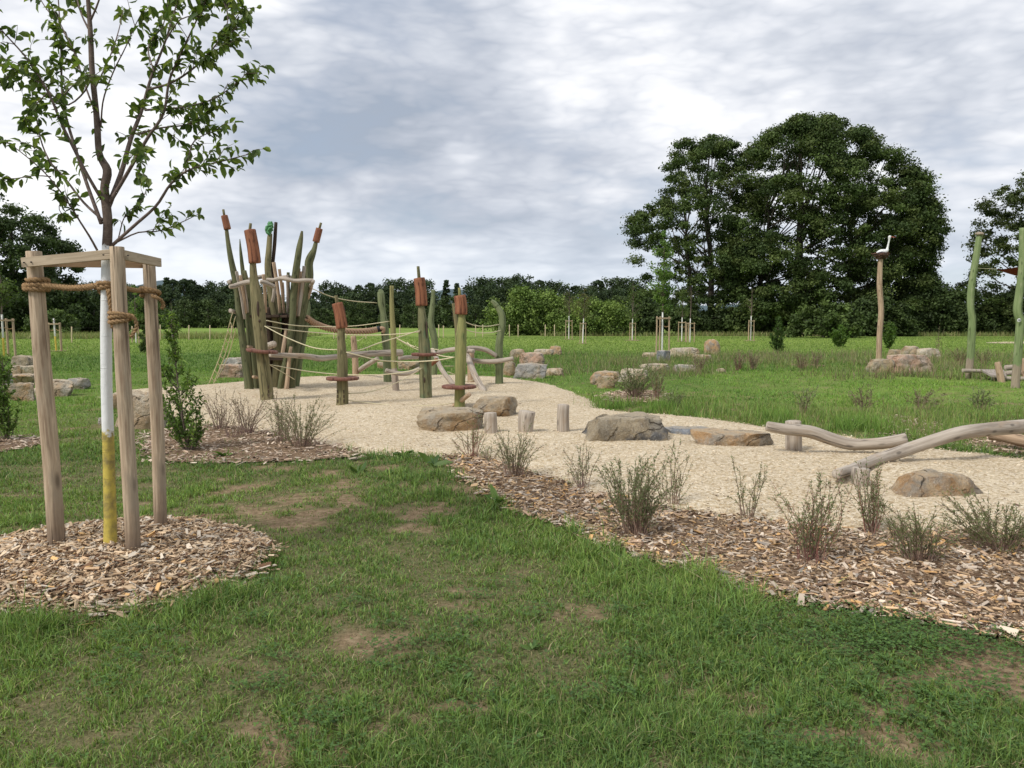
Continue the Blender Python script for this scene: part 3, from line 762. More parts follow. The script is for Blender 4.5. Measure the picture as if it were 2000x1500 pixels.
OLIVEJADE = wood_mat('olive_over_jade_robinia', (0.21, 0.20, 0.105), (0.11, 0.115, 0.055), grain=26, patch=(0.115, 0.175, 0.095), patch_lo=0.50, bumpd=0.014)
YELGREEN = wood_mat('yellow_green_robinia', (0.30, 0.29, 0.11), (0.17, 0.18, 0.07), grain=26, patch=(0.12, 0.19, 0.07), patch_lo=0.54, bumpd=0.012)
YELBARE = wood_mat('yellow_green_over_bare', (0.30, 0.28, 0.12), (0.18, 0.17, 0.07), grain=26, split=((0.40, 0.33, 0.27), 0.80, 0.04))
LIME = wood_mat('lime_painted_pole', (0.265, 0.325, 0.150), (0.170, 0.225, 0.095), grain=26, bumpd=0.014, patch=(0.31, 0.33, 0.19), patch_lo=.55, split=((0.42, 0.34, 0.25), 0.85, 0.10), blotch=0.7)
RUST = wood_mat('rust_red_head', (0.30, 0.130, 0.068), (0.14, 0.05, 0.03), grain=30, patch=(0.33, 0.13, 0.065), patch_lo=0.58, bumpd=0.012)
PLATE = wood_mat('red_brown_step', (0.22, 0.105, 0.075), (0.12, 0.05, 0.036), grain=24, patch=(0.30, 0.22, 0.18), patch_lo=0.54)
DARKW = wood_mat('dark_plank', (0.075, 0.050, 0.035), (0.03, 0.020, 0.014), grain=26)
NESTM = wood_mat('nest_sticks', (0.16, 0.085, 0.055), (0.07, 0.035, 0.024), grain=60)

def plain(name, c, rough=0.6, spec=0.3, nz=(20, 0.3, 0.004), var=0.2, metal=0.0):
    m, g, bs, _ = new_mat(name); tc = g.n('ShaderNodeTexCoord').outputs['Object']
    n_ = g.noise(tc, nz[0], 5, 0.6)
    g.L(g.mix(g.mapr(n_, .3, .7), tuple(x * (1 - var) for x in c), tuple(min(1, x * (1 + var)) for x in c)), bs.inputs['Base Color'])
    bs.inputs['Roughness'].default_value = rough; bs.inputs['Specular IOR Level'].default_value = spec; bs.inputs['Metallic'].default_value = metal
    bump(g, bs, n_, nz[1], nz[2]); return m
NAIL = plain('dark_steel', (0.06, 0.05, 0.045), 0.5, metal=0.6)
ROPEM = plain('pale_rope', (0.60, 0.54, 0.36), 0.9, 0.1, (300, .6, .003))
THICKR = plain('brown_rope', (0.40, 0.27, 0.18), 0.95, 0.1, (220, .8, .004), 0.35)
COIR = plain('coir_fibre', (0.36, 0.235, 0.125), 1.0, 0.05, (260, 1.0, .004), 0.5)
BLACKP = plain('black_clamp', (0.02, 0.02, 0.022), 0.5)
FROGM = plain('frog_green_paint', (0.085, 0.24, 0.095), 0.6, 0.3, (30, .4, .006), 0.35)
WHITEP = plain('stork_white', (0.72, 0.72, 0.70), 0.6)
BLACKF = plain('stork_slate', (0.05, 0.055, 0.075), 0.6)
REDP = plain('stork_red', (0.45, 0.10, 0.07), 0.5)
SAILM = plain('dark_red_canvas', (0.20, 0.025, 0.028), 0.9, 0.1, (60, .2, .003), 0.1)
GREYPLY = wood_mat('grey_boards', (0.42, 0.37, 0.32), (0.25, 0.21, 0.18), grain=40)

def post_px(pts, Y0, Y1=None, sink=0.25, sc=1.0):
    """post whose foot (first point) stands at depth Y0 and whose top leans to depth Y1; pts=(px,py,width)"""
    Y1 = Y0 if Y1 is None else Y1
    n = len(pts); top, bot = pts[-1][1], pts[0][1]
    P, R = [], []
    for (px, py, w) in pts:
        t = (bot - py) / max(1e-6, bot - top); Y = Y0 + (Y1 - Y0) * t
        P.append(pp(px, py, Y)); R.append(w / 2 * Y / F_PX * sc)
    d = P[0] - P[1]; d /= np.linalg.norm(d)
    P = [P[0] + d * sink] + P; R = [R[0]] + R
    return np.array(P), np.array(R)
def depth_of(px, py): return gp(px, py)[1]

# ------------------------------------------------------------------ the staked young tree close to the viewer
def mp(px, py):
    """spot on the mulch heap"""
    d = pix_dir(px, py); h = 0.1
    for _ in range(8):
        t = (CAM_H - h) / -d.z; x, y = d.x * t, d.y * t; h = float(Hm(np.array(x), np.array(y)))
    return np.array([x, y, h])
fA, fB, fC, fT = mp(111, 1068), mp(261, 1080), mp(314, 1033), mp(216, 1076)
fT[1] += 0.06
frame = thing('tree_stake_frame', 'frame of three peeled wooden stakes joined by laths round the white and yellow trunk', 'tree stakes', fB)
def stake(foot, pts, seed):
    P, R = post_px([(a, b, w * .91) for a, b, w in pts], foot[1]); 
    return tube(P, R, 20, wob=0.035, wfreq=1.5, seed=seed, bevel=0.06, step=0.06)
pA = [(111, 1068, 35), (100, 900, 34), (82, 700, 33.5), (66, 491, 31)]
pB = [(261, 1080, 31), (251, 900, 31), (239, 700, 30.5), (228, 482, 29.5)]
pC = [(314, 1033, 27), (308, 850, 27), (299, 680, 26.5), (291, 515, 25)]
for q, ft, s in ((pA, fA, 1), (pB, fB, 2), (pC, fC, 3)):
    mesh_obj('stake', stake(ft, q, s), STAKE, frame)
YA, YB, YC = fA[1], fB[1], fC[1]
def lath(a, b, half_h, half_t, off):
    """flat lath from a to b, face turned outward by off"""
    a = np.array(a); b = np.array(b); ax = beam_axes(a, b); L = np.linalg.norm(b - a) / 2
    return box((a + b) / 2 + np.array(off), (L, half_t, half_h), ax)
r0 = 0.058
a = pp(52, 514, YA - 0.085); b = pp(216, 496, YB - 0.075)
mesh_obj('lath', lath(pp(44, 513, YA - 0.08), pp(221, 496.5, YB - 0.02), 0.030, 0.012, (0, 0, 0)), RAILW, frame, smooth=False)
mesh_obj('lath', lath(pp(241, 498, YB + 0.0), pp(312, 513, YC - 0.075), 0.030, 0.012, (0, 0, 0)), RAILW, frame, smooth=False)
mesh_obj('lath', lath(pp(84, 513, YA + 0.075), pp(300, 517, YC + 0.062), 0.026, 0.012, (0, 0, 0)), SPLITW, frame, smooth=False)
for (px, py, Y) in ((48, 513, YA - 0.098), (203, 498, YB - 0.045), (251, 499, YB + 0.0), (62, 512, YA - 0.098)):
    c = pp(px, py, Y)
    mesh_obj('nail', tube([c, c + np.array([0, -0.012, 0])], 0.0045, 8, n=2, bevel=0.2), NAIL, frame)

def tree_mats():
    m, g, bs, _ = new_mat('young_bark')
    lc = attr(g, 'lc'); tc = g.n('ShaderNodeTexCoord').outputs['Object']
    sp = g.n('ShaderNodeSeparateXYZ'); g.L(lc, sp.inputs[0])
    mpn = g.n('ShaderNodeMapping'); g.L(lc, mpn.inputs[0]); mpn.inputs['Scale'].default_value = (30, 30, 16)
    nb = g.noise(mpn.outputs[0], 1.0, 5, 0.65)
    mr = g.n('ShaderNodeMapping'); g.L(lc, mr.inputs[0]); mr.inputs['Scale'].default_value = (6, 6, 70)
    lent = g.ramp(g.noise(mr.outputs[0], 1.0, 3, 0.6), [(0.60, 0.0), (0.68, 1.0)])
    bark = g.mix(g.mapr(nb, .3, .7), (0.075, 0.050, 0.040), (0.19, 0.145, 0.115))
    bark = g.mix(g.math('MULTIPLY', lent, 0.5), bark, (0.28, 0.22, 0.17))
    edge = g.math('ADD', sp.outputs[2], g.math('MULTIPLY', g.math('SUBTRACT', g.noise(lc, 26, 3), 0.5), 0.16))
    white = g.mix(g.math('MULTIPLY', g.ramp(nb, [(0.60, 0.0), (0.75, 1.0)]), 0.30), (0.77, 0.78, 0.77), (0.50, 0.47, 0.42))
    mw = g.n('ShaderNodeMapping'); g.L(lc, mw.inputs[0]); mw.inputs['Scale'].default_value = (10, 10, 8)
    yel = g.mix(g.ramp(g.noise(mw.outputs[0], 1.0, 5, 0.7), [(0.42, 0.0), (0.60, 0.85)]), (0.55, 0.44, 0.095), (0.23, 0.185, 0.085))
    col = g.mix(g.mapr(edge, YEL_L - .015, YEL_L + .015), yel, white)
    col = g.mix(g.mapr(edge, WHI_L - .01, WHI_L + .01), col, bark)
    g.L(col, bs.inputs['Base Color']); bs.inputs['Roughness'].default_value = 0.75; bs.inputs['Specular IOR Level'].default_value = 0.2
    bump(g, bs, g.math('ADD', nb, g.math('MULTIPLY', lent, .4)), 0.7, 0.006)
    return m
YT = fT[1]
trunk_px = [(216, 1076, 27), (215, 1000, 24.5), (212.5, 900, 23), (209.5, 800, 22), (207.5, 700, 21.5), (207.5, 600, 21), (208.5, 520, 20), (209, 482, 19), (210.5, 433, 17.5), (205.5, 385, 17), (204.5, 364, 16), (209.7, 333, 16.5), (194, 300, 12.5), (190, 243, 12), (187, 208, 11), (180, 139, 10.5), (177, 69, 9.5), (173, 15, 8), (168, -60, 7), (160, -150, 4), (158, -215, 1.5)]
Pt, Rt = post_px(trunk_px, YT, sink=0.12)
_sl = np.concatenate([[0], np.cumsum(np.linalg.norm(np.diff(Pt, axis=0), axis=1))])
def len_at(py):
    for i in range(1, len(trunk_px)):
        if trunk_px[i][1] <= py:
            a_, b_ = trunk_px[i - 1][1], trunk_px[i][1]; t = (a_ - py) / (a_ - b_); return _sl[i] + t * (_sl[i + 1] - _sl[i])
YEL_L, WHI_L = len_at(845), len_at(478)
BARK = tree_mats()
m, g, bs, _ = new_mat('twig_bark'); n_ = g.noise(attr(g, 'lc'), 60, 3)
g.L(g.mix(g.mapr(n_, .3, .7), (0.085, 0.055, 0.045), (0.20, 0.15, 0.125)), bs.inputs['Base Color']); bs.inputs['Roughness'].default_value = 0.8
TWIG = m
ytree = thing('young_tree', 'young cherry tree with white and yellow painted trunk tied between three stakes', 'tree', fT)
mesh_obj('trunk', tube(Pt, Rt * 0.96, 18, n=150, wob=0.045, wfreq=5, seed=7), BARK, ytree)
LIMBS = [  # (points px, start width px, depth gain over the limb in metres)
 ([(198, 437), (170, 360), (152, 305), (128, 225), (121, 173), (119, 87), (114, 0), (108, -80)], 8, .25, 1),
 ([(199, 390), (166, 333), (121, 243), (94, 180), (52, 114), (0, 55), (-40, 0)], 7, -.35, 1),
 ([(207, 415), (236, 340), (256, 270), (277, 215), (295, 152), (322, 83), (347, 0), (360, -70)], 11, .30, 1),
 ([(215, 395), (256, 326), (288, 270), (319, 222), (330, 160), (347, 118), (378, 52), (402, 0), (420, -60)], 7.5, -.30, 1.2),
 ([(290, 175), (340, 159), (392, 121), (433, 73), (475, 14)], 5, -.35, 2.0),
 ([(282, 215), (330, 212), (364, 208), (416, 194), (457, 166), (485, 140)], 4.5, .35, 1.9),
 ([(216, 482), (263, 440), (305, 402), (333, 360), (367, 333), (416, 319), (461, 308), (496, 298)], 7, -.25, 1.2),
 ([(226, 474), (270, 454), (312, 451), (357, 433), (388, 418)], 3.6, .25, 1.0),
 ([(268, 263), (312, 250), (367, 243), (399, 222), (428, 205)], 4, .3, 1.5),
 ([(362, 335), (370, 300), (378, 277), (402, 262), (432, 252)], 3.5, .2, 1.6),
 ([(201, 430), (163, 395), (128, 350), (100, 319), (80, 274), (66, 200), (60, 170)], 5.5, .35, 1.1),
 ([(190, 489), (175, 462), (159, 437), (128, 388), (90, 340), (42, 298), (5, 272)], 4.5, -.3, 1.1),
 ([(100, 345), (69, 343), (35, 348), (0, 350)], 2.5, -.1, 1.3),
 ([(197, 247), (202, 194), (222, 139), (243, 97), (263, 52), (277, 25)], 3.2, -.3, .8),
 ([(187, 222), (166, 166), (139, 87), (104, 35), (80, 0), (60, -50)], 4, .4, .6),
 ([(180, 150), (160, 185), (125, 205), (83, 166), (35, 139), (0, 111), (-30, 90)], 3.6, .2, 1.3),
 ([(172, 55), (158, 25), (146, -20), (135, -70)], 4, .2, .9), ([(177, 40), (191, 7), (205, -40), (220, -90)], 4, -.2, .9),
 ([(187, 170), (215, 110), (232, 59), (240, 20)], 3, .3, .7), ([(121, 190), (150, 160), (172, 150), (200, 150)], 2.6, -.2, 1.2),
 ([(300, 140), (290, 90), (318, 50), (330, 0), (345, -50)], 3, .4, 1.6), ([(405, 100), (430, 95), (455, 60), (482, 40)], 2.8, -.1, 1.9),
 ([(240, 330), (262, 300), (278, 300), (270, 330), (272, 345)], 2, -.2, 1.6), ([(60, 120), (30, 130), (10, 160)], 2.4, .1, 1.5),
 ([(94, 180), (60, 215), (45, 240)], 2.4, .3, 1.2), ([(128, 385), (115, 405), (125, 425)], 2, .2, 1.2), ([(230, 470), (245, 420), (275, 395), (285, 372)], 2.4, .25, 1.4),
 ([(140, 90), (120, 50), (100, 10)], 2.2, .1, .7), ([(320, 85), (350, 40), (385, 25), (400, -20)], 2.8, -.2, 1.7), ([(433, 73), (445, 40), (440, 0), (452, -40)], 2.6, .2, 1.9),
]
# leaves: (base, direction, normal, length)
leafs = []; rl = np.random.default_rng(5); br = []; tw = []
def leaf_cluster(p, d, k, L, droop):
    for _ in range(k):
        dd = unit(d * rl.uniform(0.1, 0.9) + rl.normal(0, 0.75, 3) + np.array([0, 0, -droop]))
        leafs.append((p + rl.normal(0, 0.004, 3), dd, L * rl.uniform(0.65, 1.2)))
sc_px = YT / F_PX
for pts, w, dg, dens in LIMBS:
    n = len(pts); P = []
    for i, (px, py) in enumerate(pts): P.append(pp(px, py, YT + dg * i / (n - 1)))
    P = np.array(P); R = np.linspace(w / 2 * sc_px, 0.0022, n)
    br.append(tube(P, R, 8, wob=0.05, wfreq=8, seed=int(w * 10), step=0.05))
    C = catmull(P, 60); T = unit(np.gradient(C, axis=0)); L = np.linalg.norm(np.diff(P, axis=0), axis=1).sum()
    nsh = int(L * 15 * dens * 1.15)
    for _ in range(nsh):
        t = rl.uniform(0.14, 1.0) ** 0.8; i = min(59, int(t * 59)); p = C[i]
        if rl.random() < 0.42:      # leaf spur on the limb itself
            leaf_cluster(p, T[i], rl.integers(2, 5), 0.070, 0.55)
        else:                        # a side shoot
            d = unit(T[i] * 0.9 + rl.normal(0, 0.6, 3) + np.array([0, 0, 0.25])); ll = rl.uniform(0.05, 0.24) * (1.1 - 0.4 * t)
            q1 = p + d * ll * 0.55; q2 = q1 + unit(d + np.array([0, 0, -0.25]) + rl.normal(0, .2, 3)) * ll * 0.45
            tw.append(tube([p, q1, q2], [0.0024, 0.0018, 0.0009], 4, n=5, caps=False))
            for u in np.linspace(0.25, 1.0, max(2, int(ll / 0.038))):
                pos = p + (q1 - p) * min(1, u / .55) if u < .55 else q1 + (q2 - q1) * (u - .55) / .45
                leaf_cluster(pos, d, rl.integers(1, 4), 0.070, 0.55)
    leaf_cluster(C[-1], T[-1], 7, 0.05, 0.3)
for _ in range(34):     # spurs on the trunk
    i = rl.integers(9, len(Pt) - 1); t = rl.random(); p = Pt[i] * (1 - t) + Pt[i + 1 - 1] * t
    leaf_cluster(p + unit(rl.normal(0, 1, 3)) * 0.03, unit(rl.normal(0, 1, 3)), 3, 0.05, 0.4)
mesh_obj('branches', join(br + tw), TWIG, ytree)
def leaf_geo(leafs, cols, r, width=0.48, fold=0.25, curl=0.25, seed=0):
    n = len(leafs); B = np.array([l[0] for l in leafs]); D = np.array([l[1] for l in leafs]); L = np.array([l[2] for l in leafs])[:, None]
    up = np.array([0, 0, 1.0]) + r.normal(0, .55, (n, 3)); Sd = unit(np.cross(D, up)); N = np.cross(Sd, D)
    W_ = L * width
    a = B + D * L * 0.30 - N * L * curl * 0.05; b = B + D * L * 0.68 - N * L * curl * 0.22; tip = B + D * L - N * L * curl * 0.6
    V = np.stack([B, a + Sd * W_ * .42 + N * W_ * fold, a, a - Sd * W_ * .42 + N * W_ * fold, b + Sd * W_ * .40 + N * W_ * fold, b, b - Sd * W_ * .40 + N * W_ * fold, tip], 1).reshape(-1, 3)
    k = np.arange(n)[:, None] * 8
    F4 = np.concatenate([k + np.array([[1, 4, 5, 2]]), k + np.array([[2, 5, 6, 3]])]); F3 = np.concatenate([k + np.array([[q]]).reshape(1, 3) for q in ([0, 1, 2], [0, 2, 3], [4, 7, 5], [5, 7, 6])])
    c = np.array(cols)[r.integers(0, len(cols), n)] * r.uniform(0.7, 1.3, (n, 1)); C = np.repeat(c, 8, 0)
    return V, [F4, F3], {'Col': rgba(C)}
CHERRY = [(0.105, 0.165, 0.045), (0.135, 0.20, 0.052), (0.075, 0.125, 0.036), (0.19, 0.25, 0.07)]
LEAFM = leaf_mat('broad_leaves', 0.50, 0.35)
mesh_obj('crown', leaf_geo(leafs, CHERRY, rl, 0.5), LEAFM, ytree)

# coir ropes
def strand_rope(P, rad, strands=2, pitch=0.055, fuzz=500, seed=0, seg=7, sr=0.62, step=0.008):
    P = np.asarray(P, float); L = np.linalg.norm(np.diff(P, axis=0), axis=1).sum(); n = max(8, int(L / step))
    C = catmull(P, n); T, N, B = frames(C); s = np.linspace(0, L, n); out = []
    for k in range(strands):
        ph = 2 * math.pi * (s / pitch + k / strands); c = C + (np.cos(ph)[:, None] * N + np.sin(ph)[:, None] * B) * rad * (1 - sr) * 1.3
        out.append(tube(c, rad * sr, seg, n=n, wob=0.10, wfreq=60, seed=seed + k, bevel=0))
    if fuzz:
        r = np.random.default_rng(seed + 9); m_ = int(fuzz * L); i = r.integers(0, n, m_); th = r.uniform(0, 6.28, m_)
        d = np.cos(th)[:, None] * N[i] + np.sin(th)[:, None] * B[i]; p = C[i] + d * rad * 0.9
        q = p + (d * 0.6 + T[i] * r.normal(0, 1, (m_, 1)) + r.normal(0, .5, (m_, 3))) * rad * r.uniform(.3, 1.1, (m_, 1))
        w_ = T[i] * 0.0011
        V = np.stack([p - w_, p + w_, q], 1).reshape(-1, 3); F = np.arange(m_)[:, None] * 3 + np.array([[0, 1, 2]])
        out.append((V, [F], {'lc': V, 'cap': np.zeros(len(V))}))
    return join(out)
def wrap(c, rad, z0, z1, turns, ph=0.0, n=16, squash=1.0):
    t = np.linspace(0, turns, int(turns * n)); a_ = ph + t * 2 * math.pi
    return [np.array([c[0] + math.cos(x) * rad, c[1] + math.sin(x) * rad * squash, z0 + (z1 - z0) * u / turns + 0.012 * math.sin(u * 5.1)]) for u, x in zip(t, a_)]
def axis_at(pts, Y, py):
    for (x1, y1, w1), (x2, y2, w2) in zip(pts[:-1], pts[1:]):
        if y2 <= py <= y1:
            t = (y1 - py) / (y1 - y2); return pp(x1 + (x2 - x1) * t, py, Y), (w1 + (w2 - w1) * t) / 2 * Y / F_PX
cA, rA = axis_at(pA, YA, 558); cT, rT = axis_at([q for q in trunk_px], YT, 560); cC, rC = axis_at(pC, YC, 570); cB, rB = axis_at(pB, YB, 620)
RR = 0.0155
w1 = wrap(cA, rA + RR * .8, cA[2] + 0.03, cA[2] - 0.03, 3.0, ph=-2.0)
w2 = wrap(cT, rT + RR * .8, cT[2] + 0.015, cT[2] - 0.02, 2.0, ph=3.0)
mid = lambda a, b, k, sag: a * (1 - k) + b * k + np.array([0, 0, -sag])
aa, bb = w1[-1], w2[0]
RopeA = thing('coir_rope', 'thick coir rope wound on the tall end stake and knotted to the white trunk', 'rope', cA)
mesh_obj('rope', strand_rope(w1, RR, 2, .06, 900, 1), COIR, RopeA)
sA = cA + np.array([rA + .01, -rA * .3, -.0]); sT = cT + np.array([-rT - .005, -.03, .0])
mesh_obj('rope', strand_rope([sA + np.array([-.03, -.02, .0]), mid(sA, sT, .25, .006), mid(sA, sT, .5, .012), mid(sA, sT, .8, .004), sT + np.array([.02, -.01, .01])], RR * 1.15, 3, .07, 1600, 3), COIR, RopeA)
mesh_obj('knot', strand_rope(w2 + [w2[-1] + np.array([.03, -.02, -.02])], RR * .95, 2, .06, 1200, 4), COIR, RopeA)
RopeC = thing('coir_rope', 'thick coir rope wound round the rear stake with its loose end hanging', 'rope', cC)
w3 = wrap(cC, rC + RR * .75, cC[2] + 0.02, cC[2] - 0.02, 2.4, ph=1.6)
mesh_obj('rope', strand_rope(w3, RR * .9, 2, .06, 900, 5), COIR, RopeC)
e1 = cC + np.array([-rC - .01, -.01, .005]); e2 = cT + np.array([rT + .01, .02, .02])
mesh_obj('rope', strand_rope([e1, mid(e1, e2, .5, .01), e2], RR, 3, .06, 900, 6), COIR, RopeC)
tl = [pp(296, 578, YC - .07), pp(308, 582, YC - .075), pp(316, 588, YC - .04), pp(319, 597, YC - .02), pp(316, 603, YC - .02)]
mesh_obj('rope_end', strand_rope(tl, RR * .8, 2, .05, 1500, 7), COIR, RopeC)
RopeB = thing('coir_rope', 'coir rope wound lower on the middle stake with a hanging loop', 'rope', cB)
w4 = wrap(cB, rB + RR * .7, cB[2] + 0.022, cB[2] - 0.025, 2.6, ph=2.2)
mesh_obj('rope', strand_rope(w4, RR * .85, 2, .055, 900, 8), COIR, RopeB)
t2 = [pp(250, 614, YB - .06), pp(260, 618, YB - .05), pp(266, 630, YB - .03), pp(266, 642, YB - .02), pp(260, 652, YB - .02), pp(256, 658, YB - .02)]
mesh_obj('rope_end', strand_rope(t2, RR * .7, 2, .05, 1800, 9), COIR, RopeB)
t3 = [pp(212, 566, YT - .05), pp(216, 590, YT - .05), pp(219, 615, YT - .04), pp(221, 640, YT - .02)]
mesh_obj('rope_end', strand_rope(t3, RR * .95, 3, .08, 2200, 10), COIR, RopeB)

# ------------------------------------------------------------------ cattail climbing posts
def cattail(name, label, pts, head, tip, disc, mat, topY=None, seed=0, slots=True, group=None, holes=()):
    """pts foot->neck; head=(px_top,py_top,px_bot,py_bot,w); tip=(px,py,w); disc=(px,py,rx)"""
    Y = depth_of(pts[0][0], pts[0][1]); Yt = Y if topY is None else Y + topY
    t = thing(name, label, 'climbing post', gp(pts[0][0], pts[0][1]), group)
    hx0, hy0, hx1, hy1, hw = head
    P, R = post_px(pts + [(hx1, hy1 - 6, pts[-1][2] * .9)], Y, Yt)
    mesh_obj('post', tube(P, R, 22, wob=0.10, wfreq=1.6, seed=seed, step=0.06), mat, t)
    a_, b_ = pp(hx1, hy1, Yt), pp(hx0, hy0, Yt); r = hw / 2 * Yt / F_PX
    md = (a_ + b_) / 2 + np.array([0.012, 0, 0])
    hd = mesh_obj('cattail_head', tube([a_, md, b_], [r * 1.0, r * .98, r * .97], 20, wob=0.075, wfreq=2.2, seed=seed + 4, bevel=0.08, step=.05), RUST, t)
    c_ = pp(tip[0], tip[1], Yt); r2 = tip[2] / 2 * Yt / F_PX
    mesh_obj('tip', tube([b_ - (c_ - b_) * .15, c_], [r2, r2 * .9], 10, n=4, wob=.08, seed=seed), mat, t)
    if disc:
        k = (pts[0][1] - disc[1]) / (pts[0][1] - hy0); Yd = Y + (Yt - Y) * k
        c = pp(disc[0], disc[1], Yd); rd = disc[2] * Yd / F_PX
        mesh_obj('foot_plate', lathe(c, [(rd * .93, -.030), (rd, -.022), (rd * 1.01, .018), (rd * .95, .028)], 36, 0.02, seed, (disc[3] if len(disc) > 3 else 0, 0)), PLATE, t)
    if slots:      # carved finger slots in the foot
        for sx in (-.45, .5):
            for k in range(3):
                r = R[0]; z = 0.14 + k * 0.085; f = gp(pts[0][0], pts[0][1])
                an = -math.pi / 2 + sx * 1.1; c = np.array([f[0] + math.cos(an) * r * 1.0, Y + math.sin(an) * r * 1.0, f[2] + z])
                mesh_obj('grip_slot', box(c, (0.010, 0.006, 0.032), np.array([[-math.sin(an), math.cos(an), 0], [math.cos(an), math.sin(an), 0], [0, 0, 1]])), DARKW, t)
    for (px, py, w, h) in holes:   # dark natural hollows
        k = (pts[0][1] - py) / (pts[0][1] - hy0); Yh = Y + (Yt - Y) * k
        ra = np.interp(-py, [-q[1] for q in pts], [q[2] for q in pts]) / 2 * Yh / F_PX
        c = pp(px, py, Yh - ra * .93)
        mesh_obj('hollow', blob(c, (w / 2 * Yh / F_PX, .035, h / 2 * Yh / F_PX), 3, .15, seed), DARKW, t)
    return t
cattail('cattail_post', 'tallest olive cattail post in front of the reed tower, with round foot plate', [(522, 786, 24.5), (519, 750, 25.5), (515, 715, 25), (511, 682, 24), (508, 650, 24.5), (504, 600, 25), (500, 570, 22), (496, 545, 16), (494, 515, 12)],
        (488, 449, 498, 514, 23), (489.5, 436, 6), (512, 685.5, 30, -.10), OLIVE, seed=21, holes=((504, 604, 5, 30), (507, 627, 4, 6)))
cattail('cattail_post', 'shortest olive cattail post with one rust head and round plate near the gravel middle', [(668, 797, 24), (669, 770, 23), (669, 738, 21), (669, 705, 20), (667, 675, 17), (666, 655, 15)],
        (658.5, 592, 668, 641, 22.5), (656, 577, 7), (669, 739, 31.5), OLIVE, seed=22)
cattail('cattail_post', 'central cattail post with long split in its olive trunk and tall tip', [(832, 782, 24.5), (831, 745, 24.5), (830.5, 710, 24), (829, 680, 23), (827, 650, 19), (825, 625, 17), (823, 598, 12)],
        (818.5, 543, 823.5, 597, 23), (816.5, 520, 6.5), (830.5, 692, 27), OLIVEJADE, seed=23, slots=False, holes=((833.5, 644, 3.6, 34), (816, 577, 3.5, 16), (829, 742, 4, 12)))
cattail('cattail_post', 'yellow green cattail post with orange head and wide plate behind the tan boulder', [(898, 800, 21), (898, 770, 21), (899, 740, 20.5), (899.5, 700, 23), (900, 665, 22), (902, 640, 18.5), (901.5, 615, 12.5)],
        (898, 577, 900.5, 614, 24), (897, 562, 6), (896.8, 755, 34), YELGREEN, seed=24, slots=False)

def solo_post(name, label, pts, mat, topY=0, seed=0, flat=1.0, cat='wooden post', extra=None, group=None):
    Y = depth_of(pts[0][0], pts[0][1]); t = thing(name, label, cat, gp(pts[0][0], pts[0][1]), group)
    P, R = post_px(pts, Y, Y + topY)
    mesh_obj('post', tube(P, R, 18, wob=0.09, wfreq=2.0, seed=seed, flat=flat, step=0.07), mat, t)
    return t, Y
t, YH = solo_post('carved_post', 'jade green post with hooked carved top holding the thick rope end', [(757, 749, 16), (756, 715, 15.5), (754.5, 680, 15), (752, 650, 15.5), (751, 635, 15), (747.5, 608, 11.5), (745.5, 595, 14), (744.5, 580, 14.5), (743.5, 570, 13)], JADE, seed=31)
mesh_obj('beak', tube([pp(740.5, 573, YH), pp(744, 571, YH), pp(749.5, 570, YH)], [.06, .085, .03], 10, n=6, wob=.1, seed=2), JADE, t)
t, YY = solo_post('carved_post', 'slim yellow green post with bare grey foot beside the hooked post', [(774, 767, 13.5), (772, 740, 12.5), (770, 715, 11.5), (769, 690, 11), (768, 650, 11), (766, 620, 9.5), (765, 590, 9), (765, 575, 8), (765.5, 558, 8.5)], YELBARE, seed=32)
t, YG = solo_post('carved_post', 'wavy bright green post behind the central cattail post', [(847, 737, 13), (848.5, 700, 13.5), (849, 667, 13), (846, 650, 14), (841.5, 629, 12.5), (843.5, 605, 10.5), (845.5, 585, 9), (846, 566, 8)], JADE, seed=33)
t, _ = solo_post('carved_post', 'slim pointed post half hidden behind the orange headed cattail post', [(896, 742, 10), (895, 690, 10), (892, 640, 8.5), (889, 615, 8), (885.5, 592, 6)], OLIVE, seed=34)
t, YR = solo_post('carved_post', 'curved jade post with bent duck bill top at the gravel edge', [(975, 755, 16), (975, 720, 15.5), (974.5, 690, 15.5), (975.5, 667, 15), (979, 648, 14.5), (981.5, 632, 13.5), (980, 615, 13), (974, 603, 11), (968, 594, 9)], JADE, seed=35)
mesh_obj('bill', tube([pp(971, 599, YR), pp(965, 591, YR), pp(959.5, 587, YR)], [.07, .055, .035], 10, n=6, seed=3), JADE, t)
t, _ = solo_post('support_post', 'short grey brown support post under the long beam near the tower', [(694.5, 738, 13), (694, 710, 12.5), (692, 680, 12), (690, 656, 11)], TANLOG, seed=36)
t, _ = solo_post('support_post', 'stout grey brown post behind the leaning log near the orange cattail', [(920, 752, 14), (920, 725, 14.5), (919, 688, 14)], TANLOG, seed=37)

# ------------------------------------------------------------------ logs and beams of the rope course
def log(name, label, pts, Ys, mat=GREYLOG, seed=0, wob=0.09, cat='log', group=None, sink0=0, sink1=0):
    n = len(pts); Ys = np.interp(np.linspace(0, 1, n), np.linspace(0, 1, len(Ys)), Ys)
    P = np.array([pp(a_, b_, y) for (a_, b_, w), y in zip(pts, Ys)]); R = np.array([w / 2 * y / F_PX for (a_, b_, w), y in zip(pts, Ys)])
    if sink0: P[0] += unit(P[0] - P[1]) * sink0
    if sink1: P[-1] += unit(P[-1] - P[-2]) * sink1
    o = mesh_obj(name, tube(P, R, 16, wob=wob, wfreq=2.5, seed=seed, step=0.06, bevel=.18), mat, loc=P[0])
    return tag(o, label, cat, group)
Yb = depth_of(694, 736)
log('balance_beam', 'long knotted grey beam running from the reed tower to the hooked post', [(527, 693, 9), (560, 694, 10), (600, 696, 11), (625, 700, 12.5), (655, 697, 11), (690, 693, 12), (740, 690, 12.5), (785, 689, 14)], (16.4, 17.6, YH - .4), seed=41)
